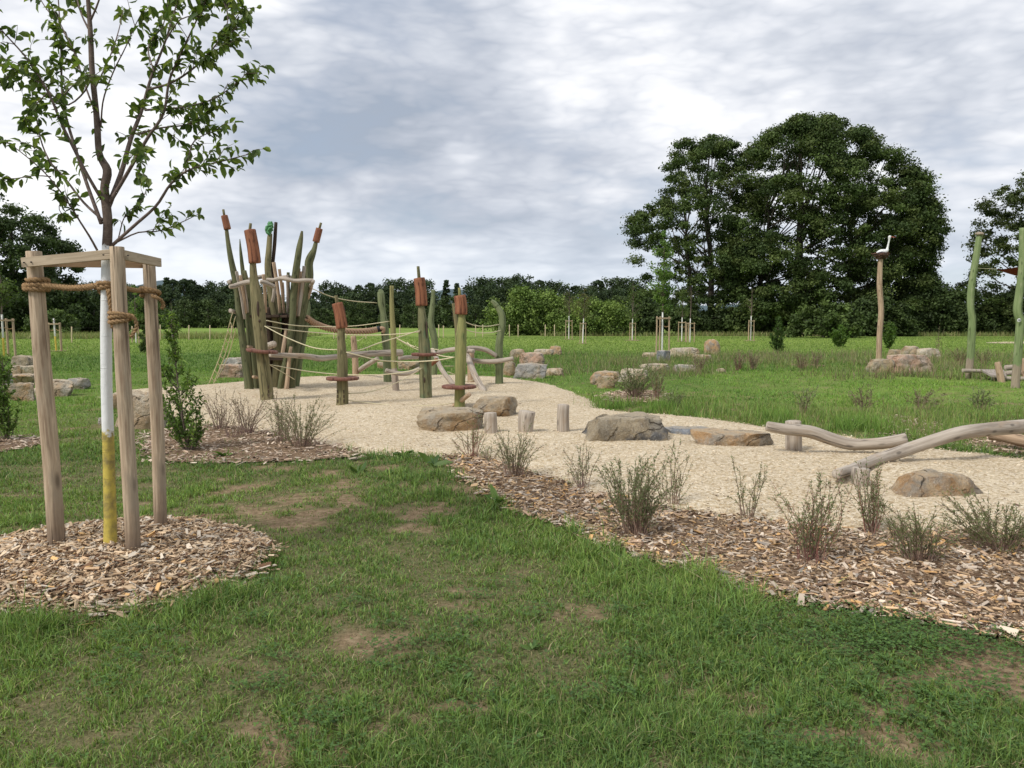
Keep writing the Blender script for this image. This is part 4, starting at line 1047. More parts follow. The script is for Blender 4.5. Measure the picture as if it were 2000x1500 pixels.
log('brace_log', 'grey brace log slanting up from the support post under the long beam', [(698, 726, 9), (715, 714, 9.5), (737, 701, 9)], (Yb - .1, YH + .4), seed=42)
log('balance_beam', 'low sagging grey beam on the foot of the slim yellow post', [(753, 723, 8.5), (765, 727, 9), (785, 730, 9.5), (805, 727, 9.5), (822, 719, 8)], (YY - .30, YY - .22, YY + .1), seed=43)
log('balance_beam', 'straight grey beam behind the central cattail post above the flat stone', [(779, 700, 8), (800, 698, 8.5), (825, 698, 8)], (19.5, 20.2), seed=44)
log('balance_beam', 'arched grey beam between the central and the orange headed cattail posts', [(855, 689, 9), (870, 685, 9), (890, 682, 9.5), (912, 681, 9)], (17.9, 17.4), seed=45)
log('balance_beam', 'grey beam bending down to the curved jade post', [(913, 680, 8), (930, 680, 9), (950, 684, 9.5), (969, 695, 9)], (18.2, YR - .15), seed=46)
log('balance_beam', 'low straight grey beam tied across the curved jade post', [(918, 703, 9.5), (945, 706, 9), (975, 705, 9.5), (1003, 700, 8.5)], (18.4, YR - .3), seed=47)
log('log_stub', 'sawn grey log stub beside the arched beams', [(908, 684, 8), (925, 686, 9)], (18.3, 18.0), seed=48)
log('leaning_log', 'grey log leaning down behind the orange headed post', [(844, 683, 9), (853, 700, 9), (863, 722, 9.5), (886, 752, 10)], (18.2, 17.2), seed=49, sink1=.1)
log('leaning_log', 'smooth grey log leaning from the stout post down to the gravel', [(911, 690, 10), (919, 712, 12), (930, 738, 12), (948, 770, 12.5)], (18.3, depth_of(948, 770)), seed=50, sink1=.1)
log('log_stub', 'orange stained cut stub sticking out below the central foot plate', [(843, 712, 7), (853, 703, 9)], (16.9, 16.6), RUST, seed=51)
log('leaning_log', 'short tan log leaning against the foot of the orange headed post', [(880, 797, 10), (896, 786, 10), (917, 770, 9)], (depth_of(884, 795), depth_of(898, 800) - .35), TANLOG, seed=52, sink0=.1)

# ropes of the course
def rope(label, pts, Ys, rad=0.010, sag=0, name='rope', group=None):
    n = len(pts); Ys = np.interp(np.linspace(0, 1, n), np.linspace(0, 1, len(Ys)), Ys)
    P = [pp(a_, b_, y) for (a_, b_), y in zip(pts, Ys)]
    return tag(mesh_obj(name, tube(P, rad, 6, step=0.15, bevel=0), ROPEM, loc=P[0]), label, 'rope', group)
D1, D2, D3, D4 = depth_of(522, 786), depth_of(668, 797), depth_of(832, 782), depth_of(898, 800)
rope('high pale rope slung from the tower rail to the hooked post', [(610, 564), (648, 579.5), (690, 588), (737, 591.5)], (17.3, YH), .011)
rope('pale rope passing behind the short rust head to the slim yellow post', [(520, 626), (570, 635), (610, 637.5), (654, 638), (700, 636), (761, 627.5)], (D1 + .4, 16.6, YY), .010)
rope('nearly level pale rope from the tall cattail post to the central cattail post', [(517, 636.5), (570, 645), (660, 653), (730, 654.5), (789, 651.5), (820, 648)], (D1 + .1, 16, D3 - .1), .010)
rope('sagging pale rope from the tall to the shortest cattail post', [(517, 637), (555, 657), (600, 675.5), (630, 682), (661, 683)], (D1 - .1, D2), .010)
rope('pale rope rising from the shortest to the central cattail post', [(676, 688), (705, 683), (737, 671), (780, 658), (821, 645)], (D2, D3 - .1), .011)
rope('pale rope sagging from the shortest cattail post to the orange headed one', [(676, 688), (737, 703), (775, 706), (806, 706.5), (850, 704), (886, 698)], (D2 - .05, 14.8, D4), .011)
rope('low pale rope from the tall cattail post past the short one to the central post', [(525, 711.5), (570, 720), (600, 725), (660, 731), (737, 732), (790, 727), (826, 718)], (D1, 15.5, D3 - .1), .010)
rope('pale rope slanting down from the tall cattail post towards the gravel', [(525, 712), (550, 726), (575, 741)], (D1, 16), .009)
rope('low thin rope from the short cattail foot up to the central post', [(676, 769), (725, 764.5), (780, 745), (826, 718)], (D2, D3 - .1), .009)
rope('faint rope hanging just above the gravel to the orange headed post', [(676, 781), (730, 788), (795, 792.5), (850, 791), (886, 787)], (D2, D4), .008)
rope('upper sagging handrail rope before the curved jade post', [(909, 629), (922, 634), (937, 637), (955, 637), (976, 633.5)], (D4 + .5, YR), .010)
rope('lower sagging handrail rope before the curved jade post', [(909, 643), (922, 648), (940, 650.5), (960, 649.5), (979, 645)], (D4 + .5, YR), .010)
rope('pale rope from the central post across the arched beams', [(850, 692), (868, 696), (887, 698)], (D3, D4), .010)
rope('short rope rung between the leaning logs, upper one', [(868, 715), (886, 715)], (17.8, 18.0), .009)
rope('short rope rung between the leaning logs, middle one', [(874, 726), (890, 732), (905, 733), (921, 729)], (17.6, 18.0), .009)
rope('short rope rung between the leaning logs, lowest one', [(900, 744), (915, 745), (927, 741)], (17.5, 17.6), .009)
rope('thin rope from the support post up to the thick rope', [(694, 667), (705, 663), (715, 654)], (Yb, 18.5), .008)
nt_ = thing('rope_net', 'small slack rope net between the slim yellow post and the central post', 'rope net', pp(795, 668, 17.5))
for i_, (u_, v_) in enumerate([([(773, 659.5), (795, 671), (818, 680)], 0), ([(773, 660), (800, 676), (819, 684)], 0), ([(795, 668), (805, 678), (812, 676)], 0), ([(819, 678), (840, 681), (857, 683)], 0)]):
    mesh_obj('rope', tube([pp(a_, b_, y) for (a_, b_), y in zip(u_, np.linspace(YY, D3 + .5, len(u_)))], .009, 6, step=.15, bevel=0), ROPEM, nt_)
# thick twisted rope
tk = thing('thick_rope', 'thick brown twisted rope hanging from the reed tower to the hooked post', 'rope', pp(600, 623, 17.4))
tp = [(598, 620), (612, 630), (630, 638), (655, 644.5), (690, 647.5), (720, 646.5), (736, 643.5)]
mesh_obj('rope', strand_rope([pp(a_, b_, y) for (a_, b_), y in zip(tp, np.linspace(17.4, YH - .1, 7))], 0.068, 3, 0.26, 0, 60, 8, .44, 0.025), THICKR, tk)
mesh_obj('clamp', tube([pp(735, 643.5, YH - .12), pp(743, 642, YH - .12)], .075, 12, n=3, wob=.08), BLACKP, tk)
mesh_obj('loop', tube([pp(742, 642, YH - .12), pp(747, 640, YH - .17), pp(750, 643, YH - .14), pp(747, 650, YH - .12)], .045, 10, wob=.1), THICKR, tk)

# ------------------------------------------------------------------ reed tower
YT0 = 17.3
tower = thing('reed_tower', 'climbing tower of tall leaning green reed posts with cattail heads and a log rail', 'climbing tower', gp(530, 764))
def tp_post(pts, Y0, Y1, mat, seed, name='reed_post', label=None, wob=.09, sink=.25, flat=1.0):
    P, R = post_px(pts, Y0, Y1, sink=sink)
    o = mesh_obj(name, tube(P, R, 16, wob=wob, wfreq=1.8, seed=seed, step=.07, flat=flat), mat, tower)
    if label: o['label'] = label
    return o
def head_on(o, top, bot, tip, w, Y, seed):
    r = w / 2 * Y / F_PX
    h_ = mesh_obj('cattail_head', tube([pp(*bot, Y), pp(*top, Y)], [r, r * .95], 16, n=8, wob=.06, seed=seed, bevel=.08), RUST, o)
    mesh_obj('tip', tube([pp(*top, Y), pp(*tip, Y)], r * .36, 8, n=3), OLIVE, o)
o = tp_post([(487, 764, 18), (485, 740, 17.5), (479, 700, 15), (472, 650, 14), (468, 620, 13), (464.5, 580, 12.5), (461, 550, 14), (455, 525, 12), (449, 495, 10), (445, 470, 8), (442.5, 449, 7)], YT0 - .2, YT0 - .45, MOSS, 61)
head_on(o, (438, 421), (444.5, 448), (436, 409), 13.5, YT0 - .45, 1)
tp_post([(493.5, 757, 9), (491, 730, 8), (487, 690, 7), (484, 640, 7.5), (480, 590, 9), (478, 560, 9), (473, 520, 7.5), (470, 490, 5), (468.5, 467, 1.5)], YT0 + .3, YT0 + .1, MOSS, 62)
tp_post([(503, 761, 12), (499, 730, 10), (496, 700, 9), (494, 670, 10), (490, 620, 12), (485, 570, 12), (480, 545, 10), (478, 528, 6)], YT0 + .1, YT0 - .3, MOSS, 63)
tp_post([(512, 762, 10), (511, 720, 10), (512, 650, 12), (510, 600, 11)], YT0 + .5, YT0 + .6, MOSS, 64)
o5 = tp_post([(537, 761, 14), (540, 725, 16), (543, 690, 17), (542, 660, 16), (538, 620, 15), (532, 585, 15), (526, 550, 14), (523, 520, 12.5), (525, 490, 11), (527, 462, 9.5), (528, 456, 8)], YT0 + .15, YT0 + .45, OLIVE, 65)
tp_post([(548, 762, 9), (549, 720, 8), (545, 660, 9), (538, 600, 9), (533, 550, 8), (532.5, 520, 7), (536, 480, 7), (539, 434, 6)], YT0 + .35, YT0 + .6, DARKW, 66, label='dark barked reed post')
o7 = tp_post([(547.5, 761, 13), (553, 730, 13.5), (561, 695, 13), (568, 655, 12.5), (571.5, 620, 12.5), (573, 580, 13), (576, 545, 14), (581, 510, 13), (584.5, 485, 11.5), (588, 465, 8), (590, 451, 4)], YT0 - .1, YT0 - .3, MOSS, 67)
o = tp_post([(570, 761, 13), (572, 735, 13), (576, 700, 14), (583, 650, 16), (592, 600, 18), (600, 565, 18), (604, 540, 16), (603, 515, 16), (608, 500, 15), (613.5, 488, 10), (616.5, 476, 8), (619, 466, 6)], YT0 + .05, YT0 + .15, MOSS, 68)
head_on(o, (624, 446), (617, 473), (627, 435), 13.5, YT0 + .15, 2)
tp_post([(580, 758, 8), (585, 715, 9), (592, 670, 10), (599, 630, 11), (602, 600, 9), (603, 588, 5)], YT0 + .6, YT0 + .9, JADE, 69)
tp_post([(559.5, 762, 9), (562, 735, 8), (565, 700, 7), (568.5, 677, 6)], YT0 - .25, YT0 - .2, TANLOG, 70, 'brace_pole')
tp_post([(552, 690, 7), (556, 665, 8), (559.5, 642, 6)], YT0 - .3, YT0 - .1, TANLOG, 71, 'brace_pole', sink=.05)
tp_post([(526, 762, 13), (527, 700, 14), (527, 640, 14), (525, 600, 12)], YT0 + .5, YT0 + .4, DARKW, 72, label='dark inner post')
tp_post([(543, 760, 12), (551, 700, 13), (556, 650, 13), (556, 612, 12)], YT0 + .6, YT0 + .6, DARKW, 73, label='dark inner post')
tp_post([(566, 761, 9), (567, 660, 11), (563, 610, 11)], YT0 + .7, YT0 + .7, MOSS, 74)
tp_post([(565.5, 600, 9), (563, 560, 7), (563, 532, 6)], YT0 + .8, YT0 + .85, MOSS, 75, sink=.4)
# platform floor of planks
c_ = pp(540, 618, YT0 + .1)
for k in range(6):
    mesh_obj('platform_plank', box(c_ + np.array([-.42 + k * .17, 0.2, 0.01 * (k % 2)]), (.08, .62 - .04 * abs(k - 2.5), .028), seed=k * 3), DARKW, tower, smooth=False)
mesh_obj('platform_plank', box(pp(541, 700, YT0 + .3), (.36, .30, .03), seed=9), DARKW, tower, smooth=False)
# rail logs
def rail(pts, Ys, mat=GREYLOG, seed=0, name='rail_log', par=None):
    Ys = np.interp(np.linspace(0, 1, len(pts)), np.linspace(0, 1, len(Ys)), Ys)
    P = [pp(a_, b_, y) for (a_, b_, w), y in zip(pts, Ys)]; R = [w / 2 * y / F_PX for (a_, b_, w), y in zip(pts, Ys)]
    return mesh_obj(name, tube(P, R, 12, wob=.08, wfreq=4, seed=seed, step=.06, bevel=.2), mat, tower)
rail([(448, 560, 8), (457, 559, 9.5), (468, 555, 9), (480, 551.5, 9), (492, 550, 9)], (16.35, 16.5, 16.5), seed=81)
rail([(508, 550, 8), (519, 552.5, 8.5), (528, 556.5, 8.5), (536, 560, 8)], (16.4, 16.6), seed=82)
rail([(521, 546.5, 7.5), (535, 547, 8), (548, 543.5, 8.5), (560, 545, 8.5), (575, 548.5, 8), (595, 547.5, 8), (612, 548, 8)], (17.0, 16.85, 17.0), seed=83)
rail([(447, 551, 8.5), (458, 550, 8), (475, 547, 7)], (16.9, 17.6), seed=84)
rail([(612, 549, 7), (607, 558, 7), (604, 562, 6)], (16.9, 17.6), seed=85)
rail([(482, 546, 7), (500, 543, 8), (515, 540, 8), (530, 543, 7)], (17.9, 18.2), seed=86)
rail([(545, 542, 6), (560, 541, 7), (580, 543, 7), (600, 546, 7)], (18.25, 18.1), seed=87)
rail([(524, 676, 14), (534, 672.5, 14)], (16.7, 16.1), seed=88, name='cut_log')
rail([(450, 607, 9), (458, 609, 8), (472, 612, 8)], (16.8, 17.2), seed=89, name='cut_log')
rail([(483, 677, 6), (492, 678, 6)], (17.0, 17.2), TANLOG, 90, name='rung'); rail([(494, 736, 6), (504, 737, 6)], (17.0, 17.2), TANLOG, 91, name='rung')
# pickets, tops lean outward
for i_, (x1, y1, x2, y2, w, Y1, Y2, mt) in enumerate([
    (462, 530, 478, 623, 6, 16.75, 16.95, GREYLOG), (469.5, 537.5, 480, 612, 6, 16.75, 16.95, TANLOG), (476, 552, 484, 610, 5, 16.8, 17.0, GREYLOG), (514.5, 536, 519, 610, 6.5, 16.75, 17.0, TANLOG),
    (534.5, 512, 547.5, 612, 7, 17.2, 17.3, TANLOG), (545.5, 525.5, 555, 612, 6, 17.2, 17.3, TANLOG), (561, 537, 561.5, 610, 6, 17.2, 17.3, GREYLOG), (552, 552, 553, 600, 5, 18.1, 17.9, TANLOG),
    (584, 524, 578.5, 617, 6, 17.15, 17.2, TANLOG), (594.5, 519.5, 582, 617, 7.5, 17.15, 17.2, GREYLOG), (588, 530, 584, 610, 5, 17.3, 17.3, TANLOG), (609.5, 558, 598, 592, 5, 17.3, 17.4, TANLOG), (604, 560, 594, 600, 5, 17.6, 17.6, TANLOG),
    (536, 560, 532, 590, 7, 17.1, 17.1, GREYLOG), (500, 540, 506, 600, 6, 18.0, 17.7, TANLOG), (523, 540, 528, 600, 6, 18.1, 17.8, TANLOG), (573, 552, 570, 600, 5, 18.1, 17.9, TANLOG)]):
    mesh_obj('picket', tube([pp(x2, y2, Y2), pp((x1 + x2) / 2 + 1, (y1 + y2) / 2, (Y1 + Y2) / 2), pp(x1, y1, Y1)], [w / 2 * Y1 / F_PX * .9, w / 2 * Y1 / F_PX, w / 2 * Y1 / F_PX], 10, n=8, wob=.08, seed=i_), mt, tower)
# carved frog clinging to the top of a post
YF = YT0 + .45
fr = thing('frog_carving', 'green carved wooden frog clinging to the top of a tower post', 'carving', pp(526, 458, YF))
k_ = YF / F_PX
mesh_obj('body', join([blob(pp(524.5, 449, YF - .02), (6.5 * k_, .085, 9.5 * k_), 3, .06, 1), blob(pp(528.0, 437.5, YF - .02), (5.5 * k_, .075, 4.8 * k_), 3, .05, 2),
    blob(pp(530.5, 433.5, YF - .05), (1.6 * k_, .022, 1.6 * k_), 2, 0, 1), blob(pp(525.5, 433.8, YF - .05), (1.6 * k_, .022, 1.6 * k_), 2, 0, 1)]), FROGM, fr)
for s_, (q1, q2, q3) in enumerate([((521, 455), (529, 444), (532.5, 451)), ((519.5, 447), (524, 456), (528, 459)), ((524, 441), (531, 440), (533, 445)), ((521, 442), (519.5, 450), (524, 451))]):
    mesh_obj('leg', tube([pp(*q1, YF - .08), pp(*q2, YF - .11), pp(*q3, YF - .07)], [.030, .026, .018], 8, n=8), FROGM, fr)
# rope ladder net hung from the tower
net = thing('rope_net', 'pale rope ladder net stretched from the reed tower down to the lawn', 'rope net', gp(413, 752))
for (a_, b_, ya, yb) in [((454, 611), (407, 752), 16.8, 16.3), ((460, 618), (416, 752), 16.9, 17.2), ((461, 640), (424, 742), 17.1, 17.8)]:
    m_ = ((a_[0] + b_[0]) / 2 + 3, (a_[1] + b_[1]) / 2 + 4)
    yb = depth_of(*b_)
    mesh_obj('rope', tube([pp(*a_, ya), pp(*m_, (ya + yb) / 2), pp(*b_, yb)], .011, 6, bevel=0, step=.15), ROPEM, net)
for k in range(8):
    t_ = .12 + k * .11; x1, y1 = 454 + (407 - 454) * t_ + 2, 611 + 141 * t_ + 2; x2, y2 = 460 + (416 - 460) * t_ + 2, 618 + 134 * t_ + 6
    mesh_obj('rung', tube([pp(x1, y1, 16.75), pp((x1 + x2) / 2, (y1 + y2) / 2 + 3, 16.9), pp(x2, y2, 17.0)], .009, 6, n=5, bevel=0), ROPEM, net)

# ------------------------------------------------------------------ stumps and the long logs
for lb, (x, yb, wb, yt, wt) in {'shortest cut stump at the end of the tan boulder': (959.5, 852, 26, 806, 25), 'widest cut stump in the row beside the pale boulder': (1028, 853, 29, 803, 33), 'slim tall stump standing alone in the gravel': (1100.5, 852, 25, 790, 23)}.items():
    Y = depth_of(x, yb); P, R = post_px([(x, yb, wb), (x - 1, (yb + yt) / 2, (wb + wt) / 2), (x + (-2 if wb == 26 else 2 if wb == 29 else 0), yt, wt)], Y, sink=.15)
    tag(mesh_obj('stump', tube(P, R, 26, wob=.045, wfreq=1, seed=int(x), bevel=.07), GREYLOG, loc=gp(x, yb)), lb, 'stump')
Yp = depth_of(1550, 887)
P, R = post_px([(1550, 887, 32), (1550, 850, 31), (1549, 822, 30)], Yp, sink=.15)
tag(mesh_obj('support_post', tube(P, R, 24, wob=.04, seed=5, bevel=.08), GREYLOG, loc=gp(1550, 887)), 'short thick post behind the wavy pale log', 'post')
Ys_ = depth_of(1680, 957)
P, R = post_px([(1678, 957, 34), (1680, 930, 34), (1682, 914, 33)], Ys_, sink=.15)
tag(mesh_obj('support_post', tube(P, R, 24, wob=.04, seed=6, bevel=.08), GREYLOG, loc=gp(1678, 957)), 'low stump under the lower end of the long log', 'post')
log('log', 'wavy pale log bolted across the short thick post', [(1497, 832, 19), (1530, 838, 22), (1580, 843, 25), (1620, 856, 24), (1660, 867.5, 23), (1700, 867.5, 23), (1735, 864, 24), (1772, 858, 26)], (Yp - .25, Yp - .32, Yp - .55), seed=101, wob=.07)
log('log', 'long grey log with knot holes rising past the wavy log out of view', [(1634, 926, 20), (1665, 916, 21), (1702, 901, 23), (1760, 882, 25), (1820, 862, 25), (1880, 845, 26), (1940, 838, 27), (2010, 832, 28), (2120, 826, 28)], (Ys_ - .05, Yp - .9, Yp - .7, Yp + .2), seed=102, wob=.07)
log('log', 'tan log end sticking out under the long grey log', [(1934, 851, 17), (1960, 853, 21), (2000, 862, 24), (2090, 880, 25)], (Yp + .6, Yp + .1), TANLOG, seed=103)

# ------------------------------------------------------------------ boulders
def rock_mat(name, base, warm, grey, wk=0.5, lich=0.35):
    m, g, bs, _ = new_mat(name); tc = g.n('ShaderNodeTexCoord').outputs['Object']
    n1 = g.noise(tc, 1.9, 6, 0.62, .4); n2 = g.noise(tc, 7, 7, 0.68, .3); n3 = g.noise(tc, 34, 5, 0.7)
    c = g.mix(g.ramp(n1, [(wk - .05, 0), (wk + .05, 1)]), base, warm)
    mpn = g.n('ShaderNodeMapping'); g.L(tc, mpn.inputs[0]); mpn.inputs['Location'].default_value = (9, 4, 2)
    n5 = g.noise(mpn.outputs[0], 2.3, 6, 0.65)
    c = g.mix(g.math('MULTIPLY', g.ramp(n5, [(.50, 0), (.60, 1)]), .85), c, grey)
    c = g.mix(g.mapr(n2, .35, .65, .0, .75), c, g.mix(1.0, c, (0.52, 0.49, 0.45), 'MULTIPLY'))
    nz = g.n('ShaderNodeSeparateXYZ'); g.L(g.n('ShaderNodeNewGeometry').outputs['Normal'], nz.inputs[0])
    dust_toplight = g.math('MULTIPLY', g.ramp(g.math('ADD', nz.outputs[2], g.math('MULTIPLY', g.math('SUBTRACT', n2, .5), .7)), [(.80, 0), (1.0, 1)]), .6)  # pale gravel dust plus painted top light on upward faces
    c = g.mix(dust_toplight, c, (0.56, 0.47, 0.34))
    c = g.mix(g.math('MULTIPLY', g.ramp(n3, [(.54, 0), (.66, 1)]), lich), c, (0.60, 0.57, 0.50))
    wp = g.n('ShaderNodeTexNoise'); g.L(tc, wp.inputs['Vector']); wp.inputs['Scale'].default_value = 2.5; wp.inputs['Detail'].default_value = 4
    wq = g.vmath('SCALE', wp.outputs['Color']); wq.node.inputs[3].default_value = .55
    cv = g.n('ShaderNodeTexVoronoi', feature='DISTANCE_TO_EDGE'); g.L(g.vmath('ADD', tc, wq), cv.inputs['Vector']); cv.inputs['Scale'].default_value = 1.5
    ck = g.math('MULTIPLY', g.ramp(cv.outputs['Distance'], [(.0, 1), (.022, 0)]), g.ramp(n1, [(.42, 0), (.52, 1)]))
    c = g.mix(g.math('MULTIPLY', ck, .5), c, (.10, .08, .06))
    g.L(c, bs.inputs['Base Color']); bs.inputs['Roughness'].default_value = .9; bs.inputs['Specular IOR Level'].default_value = .2
    bump(g, bs, g.math('SUBTRACT', g.math('ADD', g.math('MULTIPLY', n2, 1.3), g.math('MULTIPLY', n3, .6)), g.math('MULTIPLY', ck, .8)), 1.0, .06)
    return m
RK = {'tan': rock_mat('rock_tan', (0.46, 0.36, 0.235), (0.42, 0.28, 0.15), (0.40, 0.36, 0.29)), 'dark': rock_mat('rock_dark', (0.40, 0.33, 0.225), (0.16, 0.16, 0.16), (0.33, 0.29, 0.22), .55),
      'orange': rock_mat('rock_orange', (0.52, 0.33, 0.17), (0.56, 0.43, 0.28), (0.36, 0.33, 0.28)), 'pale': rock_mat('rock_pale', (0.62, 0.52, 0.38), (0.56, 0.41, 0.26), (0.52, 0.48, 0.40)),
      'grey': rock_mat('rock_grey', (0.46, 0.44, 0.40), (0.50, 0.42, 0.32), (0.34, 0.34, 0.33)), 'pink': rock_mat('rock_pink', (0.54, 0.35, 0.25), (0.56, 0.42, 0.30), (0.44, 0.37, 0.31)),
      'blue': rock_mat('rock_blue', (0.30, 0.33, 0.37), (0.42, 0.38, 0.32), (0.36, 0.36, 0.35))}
def boulder(label, x0, x1, yt, yb, kind='pale', deep=0.7, seed=1, cuts=7, flat=0.0, sharp=.74, yaw=None, skew=0.0):
    f0 = gp((x0 + x1) / 2, yb); Yf = f0[1]; 
    w = (x1 - x0) / 2 * (Yf + .15) / F_PX; dp = w * deep
    Yc = Yf + dp * .85; x = ((x0 + x1) / 2 - 1000) / F_PX * Yc
    ztop = pp(0, yt, Yc + dp * .25)[2]; h = max(.12, ztop)
    V, F = ico(5 if w > .25 and Yf < 30 else 4); r = np.random.default_rng(seed)
    # cut planes make broad faces
    N = unit(V); e_ = 1 - .52 * min(1, flat + .25); N2 = np.sign(N) * np.abs(N) ** e_; Bx = N2 / np.maximum(np.abs(N2).max(1, keepdims=True), 1e-6) * .55 + N2 * .45; bk = max(0, min(1, flat * 1.25 - .12)); cuts = cuts if flat > .35 else max(3, cuts - 2); Bx = N * (1 - bk) + Bx * bk; rad = 1 + .16 * (fbm(N * 1.3 + seed, seed, 3) - .5) * 2; P = Bx * rad[:, None]
    for _ in range(cuts):
        nrm = unit(np.array([r.normal(), r.normal(), r.normal() * .55])); dd = r.uniform(sharp - .12, sharp + .1)
        s = P @ nrm - dd; P = P - np.where(s > 0, s * .985, 0)[:, None] * nrm
    top = .62 - flat * .25
    s = P[:, 2] - top; P[:, 2] -= np.where(s > 0, s * (.8 if sharp < .9 else .3), 0)
    P += N * ((fbm(P * 2.2 + seed, seed + 8, 2) - .5) * .22)[:, None]; P = P / np.abs(P).max(0)
    lowz = np.clip(-P[:, 2], 0, .9); P[:, :2] *= (1 / np.sqrt(1 - lowz ** 2) ** .7)[:, None].clip(1, 1.5)
    P[:, 0] += skew * P[:, 2]
    P += N * ((fbm(P * 4.5 + seed * 2, seed + 3, 4) - .5) * .15 + (fbm(P * 13 + seed, seed + 4, 3) - .5) * .06)[:, None]
    half = (h + .05) / 1.22
    P = P / np.abs(P[:, [0, 2]]).max(0)[[0, 0, 1]] if False else P
    Pw = P * np.array([w * 1.03, dp, half])
    a_ = r.uniform(-.25, .25) if yaw is None else yaw; c, s = math.cos(a_), math.sin(a_)
    Pw = np.stack([Pw[:, 0] * c - Pw[:, 1] * s, Pw[:, 0] * s + Pw[:, 1] * c, Pw[:, 2]], -1)
    cz = h - Pw[:, 2].max(); up_ = Pw[:, 2] + cz > .02
    a0, a1 = Pw[up_, 0].min(), Pw[up_, 0].max(); Pw[:, 0] = (Pw[:, 0] - (a0 + a1) / 2) * (2 * w / (a1 - a0))
    return tag(mesh_obj('boulder', (Pw + np.array([x, Yc, cz]), [F], {}), RK[kind], loc=(x, Yc, 0)), label, 'boulder')
